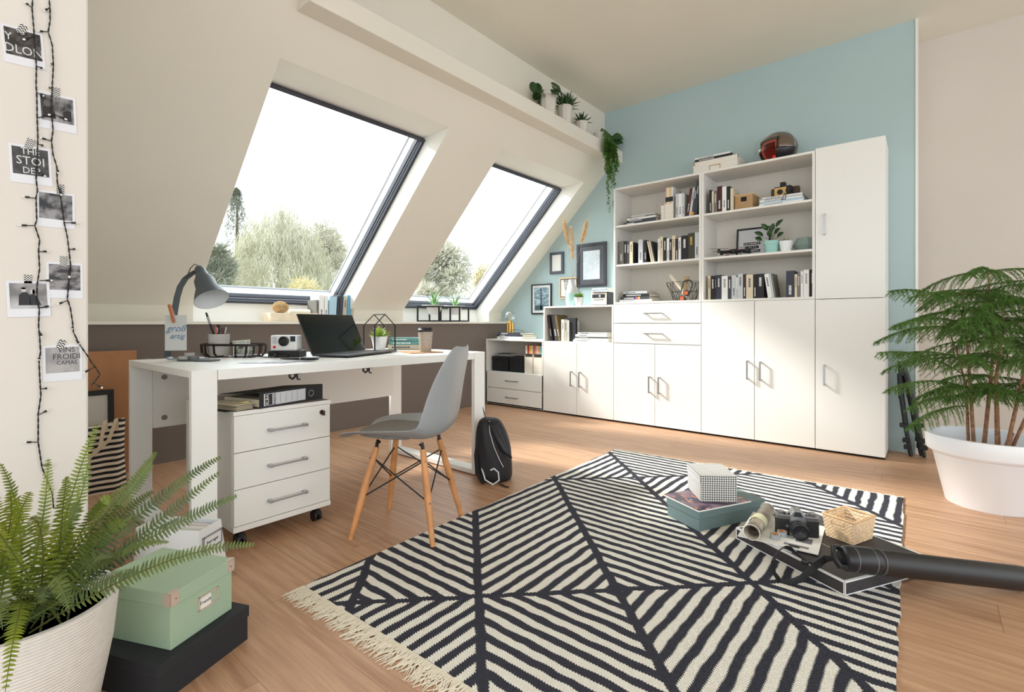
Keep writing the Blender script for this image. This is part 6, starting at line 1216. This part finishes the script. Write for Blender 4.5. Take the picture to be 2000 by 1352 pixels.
# white file box behind
zt_ = .215; A_ = at_z(388, 1038, zt_); B_ = at_z(431, 1014, zt_); rzw = atan2((B_-A_).y, (B_-A_).x); ww = wspan(A_, B_); Cn = Vector((A_.x, A_.y, 0))
t = thing('file_box', Cn, rzw, 'open white cardboard file box with a metal label frame behind the green box', 'box'); M_fw = mat('card_white', (238, 240, 240), .6); dd = .24; ww = max(ww, .1)
def tp(x, y, z, k=.03): return (x+(k if x > .01 else -.006)*(1-z/zt_), y-(.006 if y < .01 else -.01)*(1-z/zt_), z)
mb = MB()
for a, b in (((0, 0), (ww, 0)), ((ww, 0), (ww, dd)), ((ww, dd), (0, dd)), ((0, dd), (0, 0))):
    mb.poly([tp(a[0], a[1], 0), tp(b[0], b[1], 0), tp(b[0], b[1], zt_), tp(a[0], a[1], zt_)])
mb.poly([tp(0, 0, 0), tp(ww, 0, 0), tp(ww, dd, 0), tp(0, dd, 0)]); mb.build('box', M_fw, t, solid=.003)
MB().box(ww*.02, dd*.72, zt_-.002, ww*.98, dd*1.0, zt_+.002).build('folded_lid', M_fw, t)
z0, z1 = .135, .185; x0, x1 = ww*.12, ww*.98; lh = MB()
for a in ((x0, z0, x1, z0+.004), (x0, z1-.004, x1, z1), (x0, z0, x0+.004, z1), (x1-.004, z0, x1, z1)): lh.box(a[0], -.009, a[1], a[2], -.004, a[3])
lh.build('label_frame', M_alu, t); MB().box(x0+.003, -.006, z0+.003, x1-.003, -.0045, z1-.003).build('label_card', M_fw, t); text('lettering', 'best ager', .0155, M_ink, t, ((x0+x1)/2, -.0068, (z0+z1)/2), (pi/2, 0, 0))
R = random.Random(9); R3w = Matrix.Rotation(rzw, 3, 'Z')
for k in range(6):
    q_ = thing('folder', Cn+R3w @ Vector((ww*(.10+.14*k), .02, .006)), rzw, ('white folder sheet standing in the open file box, %s from its front edge' % ['first', 'second', 'third', 'fourth', 'fifth', 'sixth'][k]), 'folder', 'folders in the white file box'); MB().box(-.004, 0, 0, .004, dd*.6, .19+.012*R.random()).build('sheets', M_paper if k != 4 else bmat((200, 70, 60)), q_)
# fern
pc = Vector((-1.545, .150, 0)); t = thing('potted_fern', pc, 0, 'bright green fern in a ribbed white pot in the left foreground', 'potted plant')
g = G('pot_ribbed', .75); g.color(g.mix(g.noise(60), (218, 214, 206), (236, 233, 226))); g.bump(g.mth('SINE', g.mth('MULTIPLY', g.xyz()[2], 900)), .35, .002)
MB().lathe([(.001, 0), (.115, 0), (.135, .05), (.162, .20), (.172, .302), (.172, .31), (.160, .31), (.152, .26), (.001, .26)], n=64).build('pot', g.m, t, smooth=True); MB().lathe([(.001, .265), (.152, .265)], n=32).build('soil', M_soil, t)
def fernmat(n, a, b): g = G(n, .5); g.color(g.mix(g.rng(g.noise(14), .35, .65), a, b)); return g.m
M_f1 = fernmat('fern_bright', (128, 140, 34), (92, 112, 34)); M_f2 = fernmat('fern_mid', (96, 112, 38), (70, 90, 34)); M_f3 = fernmat('fern_dark', (58, 78, 44), (84, 102, 50)); M_rach = mat('fern_stalk', (92, 96, 44), .6)
R = random.Random(10)
def frond(b, c, e, wmax, m, n=None):
    b, c, e = Vector(b), Vector(c), Vector(e); Lf = (c-b).length+(e-c).length; n = n or max(20, int(Lf/.0105)); P = lambda f: b*(1-f)**2+c*2*f*(1-f)+e*f*f
    rc_ = MB(); rc_.tube([P(k/16) for k in range(17)], [.0022*(1-.75*k/16) for k in range(17)], 5); mb = MB(); view = (pc+P(.5)-Vector((0, 0, H))).normalized(); tw_ = R.gauss(0, .35)
    for k in range(n):
        f = .10+.9*k/n; p = P(f); d = (P(min(1, f+.02))-P(f-.02)).normalized(); sd = d.cross(Vector((0, 0, 1)))
        sd = sd.normalized() if sd.length > .05 else d.orthogonal().normalized(); vside = d.cross(view); sd = (sd*.45+vside.normalized()*(1 if vside.dot(sd) > 0 else -1)*.55); sd = (sd-d*sd.dot(d)).normalized(); sd = Quaternion(d, tw_) @ sd; up = sd.cross(d)
        w_ = wmax*min(1, (f-.04)*4.5)*(1-f)**.55+.003
        for s in (-1, 1): mb.leaf(p, sd*s+d*.30+up*R.gauss(0, .12), up, w_*R.uniform(.9, 1.08), .0078*min(1, .45+w_/wmax*.6), .12, 3, 0, .12, shape=lambda q: (1-q)**.45 if q > .1 else .85)
    o = mb.build('frond', m, t); rc_.build('stalk', M_rach, o, smooth=True)
FR_ = [((120, 1130), (250, 960), (305, 882), 1.28, .026, 2), ((110, 1140), (240, 990), (298, 905), 1.22, .028, 2), ((130, 1100), (300, 960), (432, 892), 1.3, .03, 3), ((150, 1120), (300, 1020), (430, 922), 1.25, .028, 3), ((140, 1150), (330, 1020), (464, 968), 1.2, .03, 3), ((170, 1130), (330, 1060), (500, 1064), 1.15, .024, 2),
 ((90, 1100), (130, 960), (190, 830), 1.25, .03, 1), ((60, 1120), (95, 1000), (94, 895), 1.2, .026, 1), ((70, 1100), (60, 1000), (0, 905), 1.1, .032, 1), ((60, 1120), (40, 1020), (18, 960), 1.0, .032, 1), ((50, 1130), (10, 1060), (-30, 1000), .95, .034, 1), ((110, 1120), (160, 1010), (172, 905), 1.18, .028, 1), ((100, 1120), (190, 960), (215, 975), 1.15, .03, 1),
 ((60, 1140), (90, 1060), (135, 1190), .85, .03, 2), ((40, 1150), (50, 1080), (10, 1352), .85, .026, 1), ((30, 1150), (-10, 1100), (5, 1230), .86, .034, 2), ((90, 1150), (110, 1090), (80, 1180), .9, .028, 3), ((110, 1130), (200, 1020), (260, 1010), 1.1, .032, 2), ((100, 1140), (170, 1060), (220, 1090), 1.05, .03, 3), ((40, 1120), (20, 1020), (60, 960), 1.05, .034, 1), ((80, 1120), (120, 1000), (130, 930), 1.1, .032, 1),
 ((30, 1120), (-20, 1040), (-10, 960), 1.05, .034, 1), ((120, 1140), (230, 1040), (330, 1060), 1.1, .03, 2), ((130, 1150), (210, 1110), (270, 1120), 1.0, .026, 3), ((70, 1130), (100, 1020), (60, 1010), .95, .034, 1), ((80, 1130), (150, 1030), (150, 980), 1.15, .032, 2), ((100, 1110), (170, 1000), (245, 945), 1.3, .028, 1), ((120, 1120), (220, 1000), (300, 960), 1.3, .026, 2)]
for i, (b, m_, e, d_, wm, mt_) in enumerate(FR_):
    bb = Vector((R.gauss(0, .04), R.gauss(0, .04), .265)); mm = at_d(m_[0], m_[1], (1.1+d_)/2)-pc; ee = at_d(e[0], e[1], d_)-pc; mid = mm*2-(bb+ee)*.5 if False else mm
    frond(bb, mid, ee, wm, (M_f1, M_f2, M_f3)[mt_-1])
# =================== PHOTOS AND LIGHT STRINGS ON THE PILLAR ===================
XP = -2.0; SC1 = 879/260.
def q1(x, y): return (x/SC1, y/SC1)
def q2(x, y): return (x/SC1, 380+y/SC1)
def q3(x, y): return (x/2.012, 680+y/2.012)
def pol(tl_, lab, cs, img, txts=(), tapeuv=None, tmat=None, trot=0):
    W3 = [at_x(u, v, XP) for u, v in cs]; c = sum(W3, Vector())/4; ex = ((W3[1]-W3[0])+(W3[2]-W3[3]))/2; ez = ((W3[0]-W3[3])+(W3[1]-W3[2]))/2; w_ = ex.length; h_ = ez.length; rot = atan2(ex.z, ex.y)
    t = thing('instant_photo', (XP+.0006, c.y, c.z), 0, lab, 'photo', 'instant photos on the white pillar', rot=(rot, 0, pi/2))
    t.rotation_euler = (Matrix.Rotation(rot, 4, 'X') @ Matrix.Rotation(pi/2, 4, 'Z')).to_euler()
    MB().box(-w_/2, -.0008, -h_/2, w_/2, 0, h_/2).build('photo_paper', mat('photo_white', (232, 234, 240), .35), t); ix0, ix1, iz0, iz1 = -w_*.43, w_*.43, -h_*.27, h_*.44; MB().box(ix0, -.0012, iz0, ix1, -.0008, iz1).build('image', img, t)
    for s, x, z, sz, m in txts: text('lettering', s, sz, m, t, (x*w_, -.0014, z*h_), (pi/2, 0, 0), ext=.0001, sx=.85)
    tl = bpy.data.objects.new('masking_strip', None)
    if tapeuv:
        tu, tv = tapeuv; tc = at_x(tu, tv, XP); tt = thing('masking_tape', (XP+.0022, tc.y, tc.z), 0, tl_, 'tape', 'patterned tape strips'); tt.rotation_euler = (Matrix.Rotation(trot, 4, 'X') @ Matrix.Rotation(pi/2, 4, 'Z')).to_euler()
        MB().box(-.0085, -.0002, -.0145, .0085, .0, .0145).build('strip', tmat, tt)
    bpy.data.objects.remove(tl)
def tapem(name, zig):
    g = G(name, .6); x, y, z = g.xyz(); f = g.mth('ABSOLUTE', g.mth('SUBTRACT', g.mth('FRACT', g.mth('MULTIPLY', x, 120)), .5))
    if zig: k = g.mth('GREATER_THAN', g.mth('FRACT', g.mth('ADD', g.mth('MULTIPLY', z, 130), g.mth('MULTIPLY', f, 1.4))), .5)
    else: k = g.mth('GREATER_THAN', g.mth('ABSOLUTE', g.mth('MULTIPLY', g.mth('SINE', g.mth('MULTIPLY', g.mth('ADD', x, z), 480)), g.mth('SINE', g.mth('MULTIPLY', g.mth('SUBTRACT', x, z), 480)))), .35); k = g.mth('SUBTRACT', 1., k)
    g.color(g.mix(k, (236, 236, 232), (24, 24, 26))); return g.m
MZ = tapem('strip_zigzag', True); MLt = tapem('strip_lattice', False)
I1 = artmat('img_dark1', (36, 32, 32), (92, 86, 84), 40); I2 = artmat('img_dark2', (40, 38, 40), (170, 168, 170), 22, (1, 1, .6)); I3 = artmat('img_dark3', (44, 42, 42), (70, 66, 66), 60); I4 = artmat('img_dark4', (24, 22, 24), (150, 148, 150), 30); I5 = artmat('img_dark5', (26, 24, 26), (150, 146, 146), 26, (1, 1, 2)); I7 = artmat('img_sign', (150, 148, 148), (178, 176, 174), 20)
TW = mat('photo_letter', (220, 224, 222), .5); TD = mat('photo_ink', (44, 42, 44), .5)
pol('zigzag tape strip above the topmost instant photo', 'instant photo at the top with big letters, tilted, on the white pillar', [q1(5, 150), q1(275, 225), q1(310, 470), q1(20, 405)], I1, (('Y', -.34, .2, .030, TW), ('DLON', .0, -.10, .034, TW)), q1(145, 195), MZ, -.35)
pol('lattice tape strip on the second instant photo from the top', 'instant photo of a person beside an old building, second from the top', [q1(245, 600), q1(497, 650), q1(508, 890), q1(258, 835)], I2, (), q1(370, 612), MLt, 0)
ph = [o for o in C.objects if o.name.startswith('instant_photo')][-1]; pf = MB()
pf.poly([(-.034, -.0014, -.02), (-.033, -.0014, .008), (-.026, -.0014, .016), (-.014, -.0014, .012), (-.006, -.0014, -.002), (-.004, -.0014, -.02)]); pf.poly([(-.022+.0085*cos(k*pi/8), -.0015, .021+.010*sin(k*pi/8)) for k in range(16)], 1); pf.poly([(.012, -.0014, -.02), (.012, -.0014, .004), (.022, -.0014, .012), (.031, -.0014, .010), (.031, -.0014, -.02)])
pf.build('figures', [mat('fig_black', (30, 28, 30), .5), mat('fig_grey', (96, 90, 90), .5)], ph)
pol('lattice tape strip on the photo with letters THE', 'instant photo with the letters THE STOR on dark ground, third from the top', [q1(62, 945), q1(330, 985), q1(350, 1235), q1(60, 1195)], I3, (('THE', .0, .34, .026, TW), ('STOI', .0, .09, .034, TW), ('DER', .02, -.16, .026, TW)), q1(197, 950), MLt, -.25)
pol('lattice tape strip on the dark night street photo', 'instant photo of a dark night street, fourth from the top', [q1(235, 1255), q1(490, 1280), q2(498, 238), q2(243, 200)], I4, (), q1(398, 1250), MLt, 0)
pol('lattice tape strip on the right photo of the overlapping pair', 'instant photo of people in dark clothes, right one of the overlapping pair', [q2(293, 445), q2(548, 455), q2(545, 690), q2(318, 680)], I5, (), q2(420, 440), MLt, 0)
pol('short lattice tape strip above the photo of two persons', 'instant photo of two persons sitting, left one of the overlapping pair', [q2(40, 570), q2(325, 575), q2(335, 805), q2(45, 812)], artmat('img_pale', (120, 118, 118), (196, 196, 198), 10), (), q2(185, 563), MLt, 0)
ph = [o for o in C.objects if o.name.startswith('instant_photo')][-1]; ph.location.x += .001
fg_ = MB()
def disc(cx_, cz_, rx, rz_, m_): fg_.poly([(cx_+rx*cos(2*pi*k/16), -.0014, cz_+rz_*sin(2*pi*k/16)) for k in range(16)], m_)
fg_.poly([(-.022, -.0013, -.018), (-.020, -.0013, .012), (-.012, -.0013, .020), (-.004, -.0013, .020), (.002, -.0013, .012), (.004, -.0013, -.018)], 1); fg_.poly([(.002, -.0013, -.018), (.002, -.0013, .012), (.010, -.0013, .015), (.018, -.0013, .006), (.026, -.0013, -.018)], 1); disc(-.010, .026, .005, .0065, 2); disc(.008, .021, .005, .0065, 2); disc(-.010, .031, .0055, .003, 1); disc(.011, .020, .003, .009, 1)
fg_.build('figures', [M_dark, mat('fig_dark', (34, 32, 36), .5), mat('fig_pale', (206, 200, 196), .5)], ph)
pol('zigzag tape strip on the lowest instant photo', 'instant photo of a shop sign, the lowest one on the white pillar', [q2(275, 1000), q2(540, 990), q2(545, 1218), q2(288, 1240)], I7, (('VINS', .1, .36, .022, TD), ('FROIDI', .1, .17, .024, TD), ('CAMAS', .1, -.0, .017, TD)), q2(402, 990), MZ, -.3)
M_cab = mat('cable_black', (26, 24, 22), .6); M_led = mat('led_white', (240, 240, 236), .25)
SA = [q1(215, -30)]+[q1(*a) for a in [(215, 0), (212, 60), (225, 220), (232, 330), (240, 440), (238, 560), (243, 640), (245, 780), (250, 900), (247, 1000), (243, 1130), (238, 1180), (248, 1260)]]+[q2(*a) for a in [(238, 20), (243, 170), (230, 205), (262, 300), (255, 370), (262, 490), (245, 600), (245, 690), (260, 760), (255, 870), (262, 940), (268, 1040), (258, 1100), (262, 1200), (270, 1330)]]+[q3(*a) for a in [(150, 260), (150, 370), (165, 470), (205, 570), (212, 640)]]
SB = [q1(325, -30)]+[q1(*a) for a in [(325, 0), (330, 60), (330, 140), (318, 210), (345, 300), (352, 430), (345, 560), (342, 650), (345, 800), (350, 860), (340, 930), (350, 1020), (375, 1100), (378, 1200), (400, 1290)]]+[q2(*a) for a in [(415, 110), (425, 190), (445, 280), (455, 360), (468, 480), (455, 580), (445, 690), (465, 750), (480, 850), (485, 910), (525, 990), (575, 1060), (605, 1110), (630, 1140), (660, 1190), (620, 1245), (586, 1270)]]
LA = [(q1, (212, 50), (165, 15)), (q1, (225, 240), (155, 262)), (q1, (240, 435), (290, 455)), (q1, (243, 610), (290, 635)), (q1, (245, 780), (330, 757)), (q1, (247, 950), (295, 965)), (q1, (243, 1130), (300, 1165)), (q1, (240, 1310), (150, 1298)), (q2, (228, 205), (125, 203)), (q2, (250, 378), (320, 375)), (q2, (260, 568), (345, 568)), (q2, (255, 750), (335, 735)), (q2, (260, 900), (278, 940)), (q2, (262, 1060), (258, 1095)), (q2, (270, 1285), (320, 1278)), (q3, (155, 262), (190, 243)), (q3, (150, 370), (95, 370)), (q3, (165, 460), (205, 460)), (q3, (200, 560), (185, 558))]
LB = [(q1, (328, 50), (292, 72)), (q1, (318, 210), (250, 205)), (q1, (350, 420), (330, 425)), (q1, (343, 580), (315, 580)), (q1, (345, 750), (440, 790)), (q1, (340, 930), (265, 910)), (q1, (375, 1100), (385, 1145)), (q1, (400, 1240), (405, 1290)), (q2, (425, 185), (515, 188)), (q2, (455, 362), (505, 360)), (q2, (462, 480), (458, 548)), (q2, (445, 700), (380, 725)), (q2, (482, 860), (478, 890)), (q2, (630, 1135), (550, 1180)), (q2, (620, 1245), (675, 1278)), (q2, (500, 960), (525, 988))]
for lab, S, LL in (('left strand of dark cable fairy lights hanging down the white pillar', SA, LA), ('right strand of dark cable fairy lights swinging out past the pillar edge', SB, LB)):
    o0 = at_x(S[0][0], S[0][1], XP); t = thing('fairy_lights', (XP, o0.y, o0.z), 0, lab, 'fairy lights'); base = t.location
    W3 = []
    for i in range(len(S)-1):
        a = at_x(*S[i], XP+.007)-base; b = at_x(*S[i+1], XP+.007)-base; m_ = max(2, int((b-a).length/.008))
        for k in range(m_): W3.append(a.lerp(b, k/m_))
    for ph_ in (0, pi): MB().tube([p+Vector((.0012*cos(i*1.4+ph_), .0012*sin(i*1.4+ph_), 0)) for i, p in enumerate(W3)], .0011, 5).build('cable', M_cab, t, smooth=True)
    for f, a, b in LL:
        a = at_x(*f(*a), XP+.007)-base; b = at_x(*f(*b), XP+.009)-base; d = b-a; c = MB(); c.tube([a, a+d*.55], .0013, 6); c.tube([a+d*.5, a+d*.85], .0028, 8); s_ = c.build('lamp_holder', M_cab, t, smooth=True); l = MB(); l.tube([a+d*.83, a+d*.95, a+d*1.06], [.0026, .0032, .0014], 10); l.build('led_cap', M_led, s_, smooth=True)
